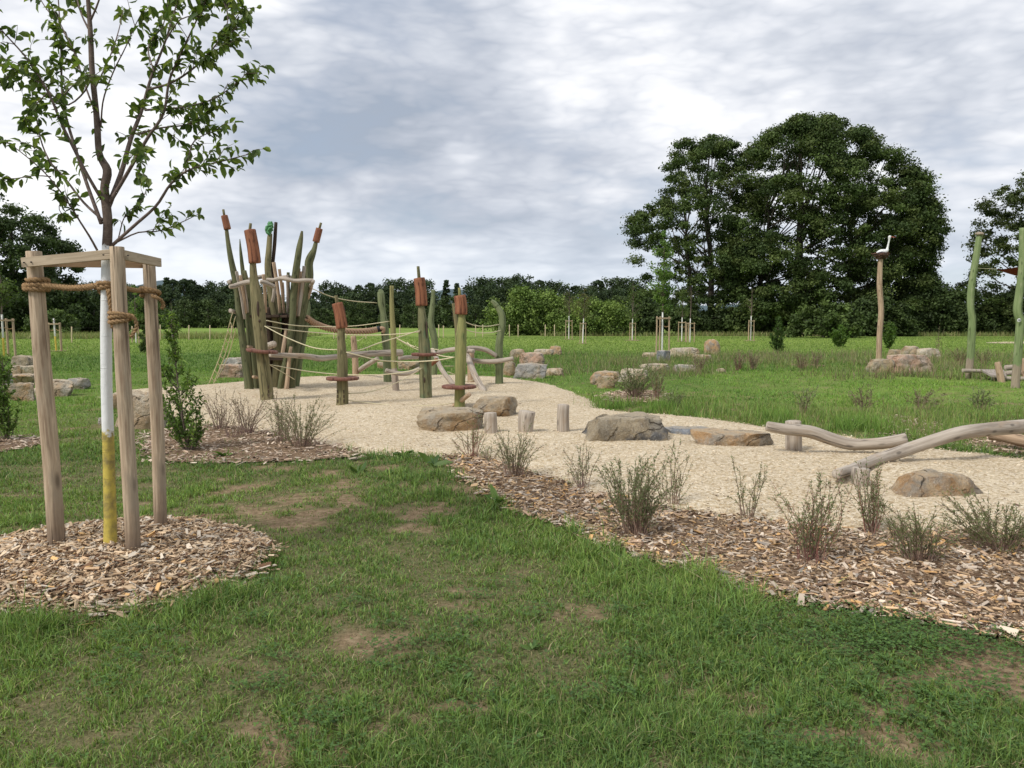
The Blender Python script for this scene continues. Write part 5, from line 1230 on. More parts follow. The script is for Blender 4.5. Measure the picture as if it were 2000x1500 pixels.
BL = [
 ('tan squarish boulder on the gravel before the orange headed cattail post', 812, 947, 794, 850, 'tan', .75, 4, 7, .3),
 ('rounded brown boulder behind the shortest cut stump', 920, 1012, 772, 820, 'tan', .8, 9, 6, .2),
 ('largest dark brown boulder with flat pale top on the gravel', 1124, 1307, 805, 871, 'dark', .62, 6, 8, .8),
 ('flat blue grey slab between the largest boulder and the pointed orange rock', 1300, 1392, 833, 860, 'blue', .6, 7, 7, .9),
 ('low orange wedge shaped rock beside the thick post', 1351, 1512, 836, 882, 'orange', .6, 12, 8, .2),
 ('orange faced block boulder below the long log', 1742, 1934, 916, 983, 'orange', .6, 13, 8, .8),
 ('large pale grey boulder behind the stakes of the young tree', 214, 322, 762, 838, 'pale', .8, 15, 7, .3),
 ('tan sandy boulder peeking beside the white trunk', 192, 240, 768, 800, 'tan', .8, 16, 6, .2),
 ('small white stone in the grass beside the painted trunk', 186, 200, 818, 830, 'grey', .8, 17, 5, .2),
 ('dark lichened boulder on top of the rock pile under the far sapling', 24, 70, 693, 722, 'dark', .8, 18, 6, .6),
 ('brown rounded stone in the rock pile beside the leafy bush', 22, 44, 713, 734, 'tan', .9, 19, 5, .1),
 ('pale pinkish block in the rock pile touching the end stake', 42, 78, 713, 734, 'pale', .8, 20, 6, .6),
 ('flat orange topped slab in the middle of the rock pile', 4, 78, 729, 752, 'orange', .7, 21, 7, .9),
 ('grey wedge boulder in the rock pile behind the leafy bush', -20, 24, 722, 760, 'grey', .8, 22, 6, .1),
 ('brown front boulder of the rock pile', 4, 70, 747, 784, 'tan', .7, 23, 7, .7),
 ('long cream boulder between the end stake and the domed grey rock', 62, 142, 740, 775, 'pale', .6, 24, 6, .2),
 ('domed grey rock at the tail of the rock pile', 128, 172, 737, 761, 'grey', .8, 25, 6, .1),
 ('grey boulder lying behind the pink rock by the rope net', 436, 480, 697, 722, 'grey', .8, 26, 5, .1),
 ('pink low rock beside the foot of the rope net', 422, 480, 710, 738, 'pink', .6, 27, 6, .2),
 ('small tan stone behind the slim yellow post', 736, 761, 706, 720, 'tan', .8, 28, 5, .2),
 ('flat brown stone behind the central cattail post', 775, 822, 705, 722, 'tan', .7, 29, 6, .4),
 ('rounded stone just beyond the curved jade post', 982, 1009, 705, 734, 'tan', .8, 30, 5, .1),
 ('tan stone topping the boulder group beyond the curved jade post', 996, 1030, 681, 698, 'tan', .8, 31, 6, .2),
 ('orange brown upright boulder in the group beyond the gravel', 1014, 1064, 687, 719, 'pink', .8, 32, 7, .3),
 ('broad white grey boulder at the front of the group beyond the gravel', 1002, 1070, 708, 740, 'grey', .7, 33, 7, .1),
 ('thin tan slab lying beside the broad white grey boulder', 1064, 1101, 718, 734, 'pale', .6, 34, 6, .1),
 ('long low tan boulder behind the group beyond the gravel', 1042, 1082, 681, 694, 'pale', .6, 35, 6, .1),
 ('knobbly orange boulder on the far end of the low tan one', 1072, 1097, 675, 693, 'orange', .8, 36, 6, .1),
 ('rounded grey and orange boulder in the grass edge clump', 1152, 1214, 723, 752, 'orange', .8, 37, 6, .1),
 ('small split wedge stone before the grey and orange boulder', 1166, 1202, 733, 759, 'tan', .8, 38, 6, .1),
 ('cream boulder behind the small grassy shrub', 1206, 1266, 719, 746, 'pale', .8, 39, 6, .3),
 ('low half buried stone left of the blue grey block', 1254, 1286, 688, 699, 'pale', .6, 40, 5, .1),
 ('upright blue grey block under the nearest far stake frame', 1281, 1310, 683, 707, 'blue', .8, 41, 7, .5),
 ('long cream boulder with two humps behind the blue grey block', 1304, 1368, 678, 698, 'pale', .5, 42, 6, .2),
 ('yellowish half buried stone in front of the round boulder', 1352, 1390, 692, 704, 'tan', .6, 43, 5, .1),
 ('round upright boulder like a barrel in the meadow', 1374, 1408, 662, 692, 'orange', .8, 44, 2, .12, 1.0),
 ('low cream rock in the weeds behind the cream boulder', 1248, 1312, 709, 726, 'pale', .6, 45, 6, .1),
 ('flat grey rock in the weeds beside a reddish tuft', 1314, 1362, 711, 726, 'grey', .6, 46, 6, .1),
 ('tiny pale stone beyond the reddish tuft', 1399, 1418, 719, 727, 'pale', .6, 47, 5, .1),
 ('low smooth tan rock at the foot of the stork pole', 1692, 1752, 700, 728, 'tan', .6, 48, 5, -.2),
 ('large pinkish tan boulder beside the stork pole', 1728, 1824, 691, 728, 'pink', .6, 52, 7, -.2),
 ('tan domed boulder behind the large pinkish one', 1757, 1796, 675, 700, 'tan', .8, 50, 6, -.2),
 ('small tan rock right behind the stork pole', 1734, 1760, 682, 699, 'tan', .8, 51, 5, .1),
 ('low cream rock at the tail of the stork pole boulders', 1786, 1838, 679, 702, 'pale', .7, 52, 6, .1),
]
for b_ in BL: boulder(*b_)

# ------------------------------------------------------------------ stork on its pole
Yst = depth_of(1716, 710)
P, R = post_px([(1716, 710, 12.5), (1717, 680, 12.5), (1718, 650, 12), (1721, 615, 12.5), (1720.5, 595, 12), (1718, 560, 12), (1718.5, 530, 11), (1720, 505, 10.5)], Yst, sink=.3, sc=.84)
tag(mesh_obj('nest_pole', tube(P, R, 18, wob=.08, wfreq=1.2, seed=8), TANLOG, loc=gp(1716, 710)), 'tall bare wooden pole carrying the stork nest', 'pole')
cn = pp(1720.5, 502, Yst); nest = thing('stork_nest', 'nest of dark twigs on top of the tall bare pole', 'nest', cn)
st = []; rs = np.random.default_rng(3)
for k in range(110):
    a_ = rs.uniform(0, 6.28); zr = rs.uniform(-.09, .09); r_ = .20 + zr * .9 + rs.uniform(-.05, .05); tng = np.array([-math.sin(a_), math.cos(a_), rs.normal(0, .2)]); L_ = rs.uniform(.12, .26)
    c = cn + np.array([math.cos(a_) * r_, math.sin(a_) * r_, zr + .04]); st.append(tube([c - tng * L_ / 2, c + tng * L_ / 2 + rs.normal(0, .01, 3)], rs.uniform(.008, .017), 6, n=2, bevel=0))
mesh_obj('twigs', join(st), NESTM, nest)
mesh_obj('base', lathe(cn, [(.10, -.06), (.20, .0), (.25, .05), (.20, .06)], 20, .1, 2), NESTM, nest)
sp_ = pp(1721, 493.5, Yst); stork = thing('stork_figure', 'painted wooden stork sitting in the nest with upright neck and red beak', 'bird figure', sp_)
k_ = Yst / F_PX
body = tube([pp(1710.5, 496, Yst), pp(1714, 494, Yst), pp(1720, 492, Yst), pp(1727, 491.5, Yst), pp(1732, 489, Yst), pp(1733.5, 484, Yst), pp(1735, 477, Yst), pp(1736.5, 470, Yst), pp(1737, 465.5, Yst), pp(1737.8, 462.5, Yst), pp(1739.5, 462.3, Yst)],
            np.array([.8, 2.8, 4.6, 4.8, 3.4, 2.0, 1.6, 1.5, 2.2, 2.9, 2.0]) * k_, 14, n=44, bevel=0)
mesh_obj('body', body, WHITEP, stork)
for s_ in (-1, 1):
    mesh_obj('wing', tube([pp(1707.5, 498, Yst + s_ * .05), pp(1713, 495.5, Yst + s_ * .08), pp(1722, 494, Yst + s_ * .095), pp(1728, 493, Yst + s_ * .07)], np.array([.5, 1.8, 2.4, 1.0]) * k_, 10, n=14, bevel=0), BLACKF, stork)
mesh_obj('beak', tube([pp(1739.5, 462.5, Yst), pp(1744, 463, Yst), pp(1750, 463.8, Yst)], np.array([1.1, .8, .2]) * k_, 8, n=6, bevel=0), REDP, stork)

# ------------------------------------------------------------------ lime poles, sail, log platform
def lime(label, pts, topY=0, seed=0):
    Y = depth_of(pts[0][0], pts[0][1]); t = thing('painted_pole', label, 'pole', gp(*pts[0][:2])); P, R = post_px(pts, Y, Y + topY, sink=.3, sc=.87)
    mesh_obj('pole', tube(P, R, 20, wob=.06, wfreq=1.2, seed=seed), LIME, t); return t, Y
t, YL1 = lime('lime green pole with bare foot and bent top, further from the picture edge', [(1893, 739, 15.5), (1893.5, 715, 15.5), (1896, 690, 15.5), (1898, 650, 16), (1899, 625, 15.5), (1896, 600, 15), (1896, 575, 14.5), (1901, 535, 14), (1907, 498, 13.5), (1912, 465, 12.5), (1914, 456, 12)], seed=91)
mesh_obj('knob', blob(pp(1913, 457, YL1 - .02), (.11, .10, .055), 3, .15, 4), LIME, t)
t, YL2 = lime('lime green pole with white badge standing at the picture edge', [(1983, 758, 18), (1985, 730, 17.5), (1988, 695, 17), (1991, 650, 16.5), (1992.5, 628, 17), (1987.5, 606, 17.5), (1991, 570, 16), (1996, 528, 15), (1997, 480, 14), (1997.5, 445, 13.5)], seed=92)
c_ = pp(1990, 625.5, YL2 - .115)
mesh_obj('badge', join([tube([c_, c_ + np.array([0, -.012, 0])], .045, 18, n=2, bevel=.2)]), WHITEP, t)
mesh_obj('badge_mark', box(c_ + np.array([0, -.015, .010]), (.028, .004, .010)), BLACKF, t)
A_, B_, C_ = pp(1946, 525.5, YL1 + 1.2), pp(2045, 500, YL2 + .5), pp(2080, 545, YL2 + 4.5)
gv = []
for i_ in range(13):
    for j_ in range(13 - i_):
        u_, v_ = i_ / 12, j_ / 12; p = A_ * (1 - u_ - v_) + B_ * u_ + C_ * v_; p = p + np.array([0, 0, -.5 * u_ * v_ - .5 * (1 - u_ - v_) * v_ - .35 * u_ * (1 - u_ - v_)]); gv.append(p)
idx = {}; k = 0
for i_ in range(13):
    for j_ in range(13 - i_): idx[i_, j_] = k; k += 1
sf = []
for i_ in range(12):
    for j_ in range(12 - i_):
        sf.append([idx[i_, j_], idx[i_ + 1, j_], idx[i_, j_ + 1]])
        if (i_ + 1, j_ + 1) in idx: sf.append([idx[i_ + 1, j_], idx[i_ + 1, j_ + 1], idx[i_, j_ + 1]])
gv = np.array(gv); nv = len(gv); sf = np.array(sf)
sail = thing('shade_sail', 'dark red triangular sun sail corner stretched between the lime poles', 'sun sail', A_)
mesh_obj('canvas', (np.vstack([gv, gv - np.array([0, 0, .008])]), [np.vstack([sf, sf[:, ::-1] + nv])], {}), SAILM, sail)
mesh_obj('guy_rope', tube([A_, pp(1909, 524, YL1)], .008, 6, n=3, bevel=0), ROPEM, sail)
plat = thing('log_platform', 'low platform of grey logs with a sloping board between the lime poles', 'platform', gp(1950, 745))
Yq = YL1 - .2
def lg(par, name, pts, Ys, mat=GREYLOG, seed=0):
    Ys = np.interp(np.linspace(0, 1, len(pts)), np.linspace(0, 1, len(Ys)), Ys)
    return mesh_obj(name, tube([pp(a_, b_, y) for (a_, b_, w), y in zip(pts, Ys)], [w / 2 * y / F_PX for (a_, b_, w), y in zip(pts, Ys)], 12, wob=.08, seed=seed, step=.08), mat, par)
lg(plat, 'frame_log', [(1880, 724, 8), (1920, 725, 8), (1960, 726, 8)], (Yq, Yq + .1), seed=1)
lg(plat, 'frame_log', [(1938, 738, 8), (1975, 739, 8), (2040, 740, 8)], (Yq - .6, Yq - .7), seed=2)
lg(plat, 'side_log', [(1963, 718, 10), (1990, 717, 10), (2060, 716, 10)], (Yq - .3, Yq - .3), seed=3)
lg(plat, 'side_log', [(1964, 729, 10), (1995, 728, 10), (2060, 728, 10)], (Yq - .5, Yq - .5), seed=4)
lg(plat, 'post', [(1958, 756, 13), (1953, 730, 13), (1948, 707, 11)], (Yq - 1.1, Yq - 1.0), TANLOG, seed=5)
lg(plat, 'post', [(2003, 752, 12), (2002, 720, 12), (2002, 700, 11)], (Yq - .6, Yq - .6), TANLOG, seed=6)
a_, b_, c_, d_ = pp(1915, 721, Yq - .1), pp(1960, 722, Yq - .0), pp(1966, 734, Yq - .9), pp(1937, 733, Yq - .9)
q = np.array([a_, b_, c_, d_]); q2 = q - np.array([0, 0, .05])
mesh_obj('board', (np.vstack([q, q2]), [np.array([[0, 3, 2, 1], [4, 5, 6, 7], [0, 1, 5, 4], [1, 2, 6, 5], [2, 3, 7, 6], [3, 0, 4, 7]])], {'lc': np.vstack([q, q2]), 'cap': np.zeros(8)}), GREYPLY, plat, smooth=False)
sand = rough_outline(poly_px([(1908, 670.5), (1960, 668), (2100, 667.2), (2200, 668), (2200, 672), (2050, 672.2), (1950, 671.8)]), 1.5, .5, 33, .3)
sheet('gravel_path', sand, GRAV, 'far pale gravel patch on the meadow beyond the lime poles', lift=.03, spacing=2.0)
# ------------------------------------------------------------------ staked saplings in the meadow
FARST = wood_mat('far_stakes', (0.46, 0.35, 0.23), (0.30, 0.22, 0.14), grain=30)
WHITB = plain('limewashed_bark', (0.70, 0.69, 0.65), .8, .2)
YELB = plain('yellow_painted_bark', (0.55, 0.43, 0.08), .8, .2)
def cloud_leaves(cents, rad, per, size, cols, r, flat=.7, up=.6, shell=.45, elong=1.0):
    """leaf faces gathered in clumps: cents (n,3), rad (n,)"""
    n = len(cents); k = np.repeat(np.arange(n), per); m_ = len(k)
    d = unit(r.normal(0, 1, (m_, 3))); rr = rad[k] * (shell + (1 - shell) * r.random(m_) ** .6) * (.6 + .75 * r.random(m_))
    P = cents[k] + d * rr[:, None] * np.array([1, 1, flat])
    Nn = unit(d * .8 + r.normal(0, .75, (m_, 3)) + np.array([0, 0, up])); A = unit(np.cross(Nn, r.normal(0, 1, (m_, 3)))); B = np.cross(Nn, A)
    s = size * r.uniform(.55, 1.35, (m_, 1))
    V = np.stack([P - A * s * .5 * elong, P + B * s * .32 - A * s * .05, P + A * s * .5 * elong, P - B * s * .32 + A * s * .05], 1).reshape(-1, 3)
    F = np.arange(m_)[:, None] * 4 + np.array([[0, 1, 2, 3]])
    cl = np.array(cols)[r.integers(0, len(cols), n)] * r.uniform(.75, 1.25, (n, 1))
    c = cl[k] * r.uniform(.7, 1.3, (m_, 1))
    return V, [F], {'Col': rgba(np.repeat(c, 4, 0))}
def stake_frame(h, w, seed):
    t = thing('tree_stake_frame', 'x', 'tree stakes', (0, 0, 0)); ps = [(-w / 2, -.12), (w / 2, -.05), (0.05 * w, w * .55)]
    for i, (x, y) in enumerate(ps): mesh_obj('stake', tube([(x, y, -.2), (x * .96, y, h / 2), (x * .93, y * .9, h)], .048, 10, wob=.04, seed=seed + i, n=8), FARST, t)
    for i in range(3):
        a, b = ps[i], ps[(i + 1) % 3]; a = np.array([a[0] * .97, a[1] - .05, h - .08]); b = np.array([b[0] * .97, b[1] - .05, h - .08 - .01 * i])
        d = unit(b - a) * .08; mesh_obj('lath', box((a + b) / 2, (np.linalg.norm(b - a) / 2 + .06, .012, .035), beam_axes(a, b)), FARST, t, smooth=False)
    for i in range(2):
        a = np.array([ps[i][0], ps[i][1] + .03, h - .42]); mesh_obj('tie_rope', tube([a, a * np.array([.5, .5, 1]) + np.array([0, .02, -.05]), (0, .06, h - .38)], .018, 6, n=8), COIR, t)
    return t
protoF = stake_frame(1.7, .85, 3)
used = [False]
LEAF_S = leaf_mat('sapling_leaves', .4, .25)
def sapling(label, flabel, px, pyb, top, crown, cols, dens, frame_top, fw, yellow=False, ml=None, lean=0, size=.10, rsh=.35):
    g_ = gp(px, pyb); Y = g_[1]; k = Y / F_PX
    r = np.random.default_rng(int(px))
    t = thing('young_tree', label, 'tree', g_); zt = pp(px, top, Y)[2]; zc0 = pp(px, crown[0], Y)[2]
    base = g_; ax = lambda z: np.array([base[0] + lean * z, base[1], z])
    zp = pp(px, frame_top - 8, Y)[2]
    if yellow:
        mesh_obj('trunk', tube([ax(-.1), ax(zp * .45)], .042, 10, n=5), YELB, t); mesh_obj('trunk', tube([ax(zp * .45), ax(zp)], .040, 10, n=5), WHITB, t)
    else: mesh_obj('trunk', tube([ax(-.1), ax(zp)], [.042, .036], 10, n=5), WHITB, t)
    bz = [tube([ax(zp), ax((zp + zt) / 2) + np.array([.03, 0, 0]), ax(zt)], [.034, .02, .006], 8, n=10)]
    cs, rd = [], []; W2 = crown[1] * k
    for i in range(int(26 * dens) + 10):
        u = r.random(); z = zc0 + (zt - zc0) * u; wr = W2 * (math.sin(math.pi * min(1, .18 + u * .82)) ** .7) * (.35 + .65 * r.random()); a = r.uniform(0, 6.28)
        z0 = z - wr * .9; q = ax(z) + np.array([math.cos(a) * wr, math.sin(a) * wr, 0]); z0 = max(z0, zp * .98)
        bz.append(tube([ax(z0), (ax(z0) + q) / 2 + np.array([0, 0, .05]), q], [.012, .008, .003], 5, n=5, bevel=0)); cs += [q, (ax(z0) * .4 + q * .6)]; rd += [wr * rsh + .08] * 2
    mesh_obj('branches', join(bz), TWIG, t)
    if dens > 0: mesh_obj('crown', cloud_leaves(np.array(cs), np.array(rd), max(1, int(26 * dens)), size, cols, r, .9, .3), LEAF_S, t)
    sc_ = (fw * k / .85, fw * k / .85, (frame_top and pp(px, frame_top, Y)[2]) / 1.7)
    if not used[0]:
        used[0] = True; f = protoF; f.location = g_.tolist(); f.scale = sc_; f['label'] = flabel
    else: f = copy_tree(protoF, g_, rotz=r.uniform(-.5, .5), scale=sc_, label=flabel)
    f['group'] = 'stake frames round the meadow saplings'; t['group'] = 'staked saplings in the meadow'
    if ml is not None:
        sheet('ground', disc_outline(g_[:2], ml * k, ml * k * 1.1, .15, int(px), 24), MULCHF, 'ring of wood chips round a far sapling', lift=.02, spacing=.3, seed=int(px))
m, g, bs, _ = new_mat('far_mulch'); tc = g.n('ShaderNodeTexCoord').outputs['Object']
g.L(g.ramp(g.noise(tc, 9, 6, .75), [(.35, (.16, .10, .06)), (.6, (.42, .30, .19))]), bs.inputs['Base Color']); bs.inputs['Roughness'].default_value = 1; MULCHF = m
GL = [(0.090, 0.135, 0.035), (0.115, 0.16, 0.045), (0.07, 0.11, 0.03)]; BR = [(0.12, 0.13, 0.05), (0.15, 0.14, 0.06), (0.09, 0.11, 0.04)]; BG = [(0.12, 0.21, 0.045), (0.16, 0.25, 0.06), (0.09, 0.16, 0.04)]
sapling('thin brownish crowned sapling in front of the round hedge', 'stake frame of the sapling nearest the round hedge', 1111, 663, 568, (615, 22), BR, .55, 625, 13, ml=12, size=.09)
sapling('small bronze crowned sapling leaning slightly in its frame', 'narrow stake frame with four close posts before the hedge', 1138, 671, 566, (622, 24), BR, .75, 630, 12, ml=12, lean=.03, size=.09)
sapling('airy green sapling on its own in the open meadow', 'lone stake frame with a mulch ring below an airy sapling', 1235, 665, 548, (618, 24), GL, .75, 630, 12, ml=17, size=.09)
sapling('bright green sapling, tallest of the staked ones beyond the boulders', 'tallest stake frame, behind the blue grey block', 1293, 692, 452, (600, 26), BG, 1.5, 618, 28, size=.11, rsh=.28)
sapling('short dense sapling sharing a mulch ring with a bare one', 'stake frame of the short dense sapling in the pair', 1331.5, 667, 565, (618, 15), GL, 1.0, 628, 14, ml=12, size=.08)
sapling('bare stemmed sapling next to the short dense one', 'stake frame of the bare sapling in the pair', 1347.5, 669, 558, (610, 6), BR, .12, 630, 17, size=.06)
sapling('nearly leafless sapling with thin upswept twigs before the oaks', 'stake frame of the leafless sapling before the oaks', 1466, 666, 562, (618, 15), BR, .10, 625, 14, ml=14, size=.05)
sapling('sapling with pale green crown and yellow trunk foot above the rock pile', 'stake frame behind the dark lichened boulder', 8, 697, 520, (600, 34), GL, .9, 622, 40, yellow=True, size=.11)
sapling('leafless yellow footed sapling leaning in its frame beside the end stake', 'stake frame with crooked yellow footed stem', 110, 686, 625, (640, 5), BR, 0.0, 630, 24, yellow=True, ml=18, lean=-.03)
sapling('willow like sapling with bright upright shoots seen between the big stakes', 'stake frame seen between the big stakes', 266, 671, 556, (625, 18), BG, .9, 640, 14, size=.10, rsh=.22)
sapling('thin sapling just behind the lush bush beside the stakes', 'stake frame behind the lush bush', 337, 672, 590, (640, 6), GL, .2, 632, 12, size=.07)

# ------------------------------------------------------------------ pasture fence
FP = wood_mat('fence_stake', (0.60, 0.50, 0.33), (0.42, 0.33, 0.20), grain=30)
fence = thing('wire_fence', 'wire fence of thin pale stakes along the bright field', 'fence', gp(700, 660))
xs = [(140, 638, 670), (258, 637, 668), (313, 634, 665), (369, 635, 664), (410, 635, 664), (452, 636, 663), (593, 636, 663), (652, 637, 662), (676, 634, 662), (715, 640, 662), (781, 634, 660), (857, 634, 660), (866, 636, 660), (892, 634, 659), (929, 634, 659), (943, 634, 659), (995, 634, 658), (1012, 634, 658), (1065, 634, 657), (1083, 634, 657), (1162, 632, 654)]
tops = []
for i, (x, yt, yb) in enumerate(xs):
    f = gp(x, yb); tp_ = pp(x, yt, f[1]); tops.append((f, tp_))
    mesh_obj('fence_post', tube([f - np.array([0, 0, .2]), tp_], .045, 8, n=4, wob=.05, seed=i), FP, fence)
for (a1, b1), (x2, y2) in (((666, 646), (655, 662)), ((1162, 640), (1155, 654))):
    f = gp(x2, y2); mesh_obj('strut', tube([f, pp(a1, b1, f[1])], .03, 6, n=2), FP, fence)
for lv in (.55, .92):
    mesh_obj('wire', tube([f * (1 - lv) + t_ * lv + np.array([0, -.05, 0]) for f, t_ in tops], .004, 4, n=60, bevel=0), NAIL, fence)

# ------------------------------------------------------------------ big trees
TREEL = leaf_mat('tree_leaves', .22, .12)
m, g, bs, _ = new_mat('old_bark'); n_ = g.noise(attr(g, 'lc'), 6, 5); g.L(g.mix(g.mapr(n_, .3, .7), (.035, .028, .022), (.10, .085, .065)), bs.inputs['Base Color']); bs.inputs['Roughness'].default_value = .95
OLDB = m
OAKC = [(0.060, 0.092, 0.028), (0.078, 0.115, 0.033), (0.050, 0.078, 0.026), (0.098, 0.130, 0.040)]
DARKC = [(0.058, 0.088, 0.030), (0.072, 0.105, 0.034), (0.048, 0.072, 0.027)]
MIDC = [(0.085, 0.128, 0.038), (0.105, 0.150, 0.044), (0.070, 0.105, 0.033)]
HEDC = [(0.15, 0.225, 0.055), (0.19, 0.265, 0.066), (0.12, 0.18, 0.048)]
def big_tree(label, outline, Y, trunks, seed, cols, csize=1.25, leaf=.34, per=170, nc=260, group=None, cat='tree', name='tree', maxd=9.0, base_py=650, limbs=30, flat=.6):
    r = np.random.default_rng(seed)
    o2 = np.array([[pp(x, y, Y)[0], pp(x, y, Y)[2]] for x, y in outline])
    if maxd > 5: o2 = rough_outline(o2, 1.0, 1.25, seed, .42)
    lo, hi = o2.min(0), o2.max(0)
    foot = np.array([pp(trunks[0][0], base_py, Y)[0], Y, 0.0])
    Q = r.uniform(lo, hi, (nc * 30, 2)); sd_ = sdist(Q[:, 0], Q[:, 1], o2); m_ = sd_ > csize * .45; Q, sd_ = Q[m_], sd_[m_]
    # favour the rim and leave irregular gaps
    lump = fbm(Q * .33, seed, 2); p_ = (np.exp(-sd_ / 2.0) * .9 + .40) * (lump > .31)
    i = np.where(r.random(len(Q)) < p_)[0][:nc]; Q, sd_ = Q[i], sd_[i]
    half = np.sqrt(np.maximum(0, 2 * maxd * np.minimum(sd_, maxd) - np.minimum(sd_, maxd) ** 2))
    side = np.where(r.random(len(Q)) < .62, -1, 1); yy = Y + side * half * r.random(len(Q)) ** .55 * .92
    # the crown keeps its own width at its own depth
    C = np.stack([Q[:, 0], yy, np.maximum(Q[:, 1], .4)], -1)
    rad = csize * r.uniform(.55, 1.25, len(C)); rad = np.minimum(rad, sd_ * 1.1 + .5)
    t = thing(name, label, cat, foot, group)
    mesh_obj('crown', cloud_leaves(C, rad, per, leaf, cols, r, flat, .55, shell=.2), TREEL, t)
    wd = []
    for (tx, ty, w) in trunks:
        b0 = np.array([pp(tx, base_py, Y)[0], Y + r.uniform(-1, 1), -.3]); tp = np.array([pp(tx, ty, Y)[0] + r.uniform(-.5, .5), Y, pp(tx, ty, Y)[2]])
        sp = [b0, b0 * .6 + tp * .4 + r.normal(0, .25, 3) * [1, 1, 0], b0 * .25 + tp * .75 + r.normal(0, .4, 3) * [1, 1, 0], tp]
        wd.append(tube(sp, [w, w * .75, w * .5, w * .15], 10, n=16, wob=.08, seed=seed))
        cc = catmull(np.array(sp), 30)
        near = np.argsort(np.abs(C[:, 0] - tp[0]))[:int(len(C) * .8)]
        for j in r.choice(near, min(limbs, len(near)), replace=False):
            e = C[j]; s0 = cc[np.clip(int(29 * np.clip((e[2] * .62) / max(tp[2], .1), .1, .95)), 0, 29)]
            md = s0 * .45 + e * .55 + np.array([0, 0, -.06 * np.linalg.norm(e - s0)]) + r.normal(0, .25, 3)
            wd.append(tube([s0, md, e], [w * .28, w * .16, .035], 6, n=9, bevel=0))
    mesh_obj('trunk', join(wd), OLDB, t)
    return t
big_tree('tall oak with open crown, the narrower of the two big oaks', [(1262, 650), (1236, 610), (1229, 565), (1240, 520), (1228, 470), (1228, 425), (1245, 392), (1285, 372), (1300, 330), (1308, 285), (1345, 272), (1368, 258), (1400, 262), (1432, 292), (1470, 300), (1500, 420), (1500, 650)],
         92, [(1385, 300, .42), (1345, 400, .3)], 1, OAKC, 1.05, .26, 230, 520, base_py=652, limbs=34)
big_tree('broadest and tallest oak with huge dark rounded crown', [(1400, 650), (1410, 520), (1415, 400), (1430, 330), (1448, 285), (1490, 262), (1515, 255), (1530, 232), (1575, 221), (1640, 232), (1675, 250), (1700, 285), (1728, 306), (1775, 322), (1806, 360), (1798, 400), (1818, 450), (1833, 482), (1806, 510), (1818, 560), (1800, 620), (1790, 650)],
         88, [(1560, 290, .60), (1500, 360, .35), (1660, 400, .35)], 2, OAKC, 1.15, .265, 240, 1250, base_py=652, limbs=40)
big_tree('tree with feathery crown cut by the picture edge', [(1915, 650), (1900, 610), (1908, 570), (1893, 530), (1890, 498), (1915, 480), (1918, 440), (1925, 402), (1962, 380), (1970, 350), (2000, 340), (2080, 320), (2200, 330), (2280, 420), (2280, 650)],
         84, [(2050, 400, .4)], 3, [(0.05, 0.075, 0.02), (0.065, 0.085, 0.026), (0.06, 0.08, 0.025)], 1.0, .27, 170, 420, base_py=653, limbs=40)
big_tree('large dark tree group crown behind the end stake', [(-160, 650), (-180, 500), (-120, 420), (-50, 392), (20, 384), (58, 396), (75, 432), (108, 452), (120, 480), (142, 490), (136, 520), (168, 560), (180, 600), (190, 650)],
         95, [(20, 430, .5), (-70, 450, .4), (90, 500, .3)], 4, DARKC, 1.35, .38, 190, 380, base_py=652, limbs=30)
def bush(label, x0, x1, yt, yb, cols, seed, leaf=.26, Y=None, group=None, kind='bush', per=120, dens=1.0, topbias=0):
    Y = Y or depth_of((x0 + x1) / 2, yb); w = (x1 - x0); n = 16; r = np.random.default_rng(seed); ol = []
    for k in range(n + 1):
        u = k / n; a = math.pi * (1 - u); x = (x0 + x1) / 2 + math.cos(a) * w / 2; y = yb - (yb - yt) * (max(0, math.sin(a)) ** .55) * (.86 + .28 * r.random()) * (1 if .1 < u < .9 else .8); ol.append((x, y))
    ol.append((x1, yb + 4)); ol.append((x0, yb + 4))
    area = w * (yb - yt) * (Y / F_PX) ** 2
    return big_tree(label, ol, Y + 1.0, [((x0 + x1) / 2, yt + (yb - yt) * .45, .12)], seed, cols, .62 + .25 * (area > 25), leaf, per, int(min(300, 14 + area * 2.6 * dens)), group, 'bush', kind, maxd=3.0, base_py=yb, limbs=8, flat=.8)
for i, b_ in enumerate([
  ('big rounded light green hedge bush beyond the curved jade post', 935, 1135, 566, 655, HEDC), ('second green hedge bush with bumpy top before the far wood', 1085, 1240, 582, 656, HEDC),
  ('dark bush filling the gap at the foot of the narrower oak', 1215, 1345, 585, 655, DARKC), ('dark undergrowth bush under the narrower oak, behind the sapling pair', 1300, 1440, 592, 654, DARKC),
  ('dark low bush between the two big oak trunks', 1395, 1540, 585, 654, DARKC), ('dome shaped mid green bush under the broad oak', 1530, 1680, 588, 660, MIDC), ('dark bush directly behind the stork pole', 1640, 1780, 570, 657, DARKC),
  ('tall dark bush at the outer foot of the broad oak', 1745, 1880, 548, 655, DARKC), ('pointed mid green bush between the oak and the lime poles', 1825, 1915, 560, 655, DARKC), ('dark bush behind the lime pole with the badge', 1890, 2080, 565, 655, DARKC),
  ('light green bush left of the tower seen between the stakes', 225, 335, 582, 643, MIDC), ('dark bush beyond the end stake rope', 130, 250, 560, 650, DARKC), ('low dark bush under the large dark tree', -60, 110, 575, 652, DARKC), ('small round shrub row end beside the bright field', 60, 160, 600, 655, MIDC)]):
    bush(*b_, seed=100 + i, leaf=.24 if b_[5] is HEDC else .30, dens=1.5 if b_[5] is HEDC else 1.0)

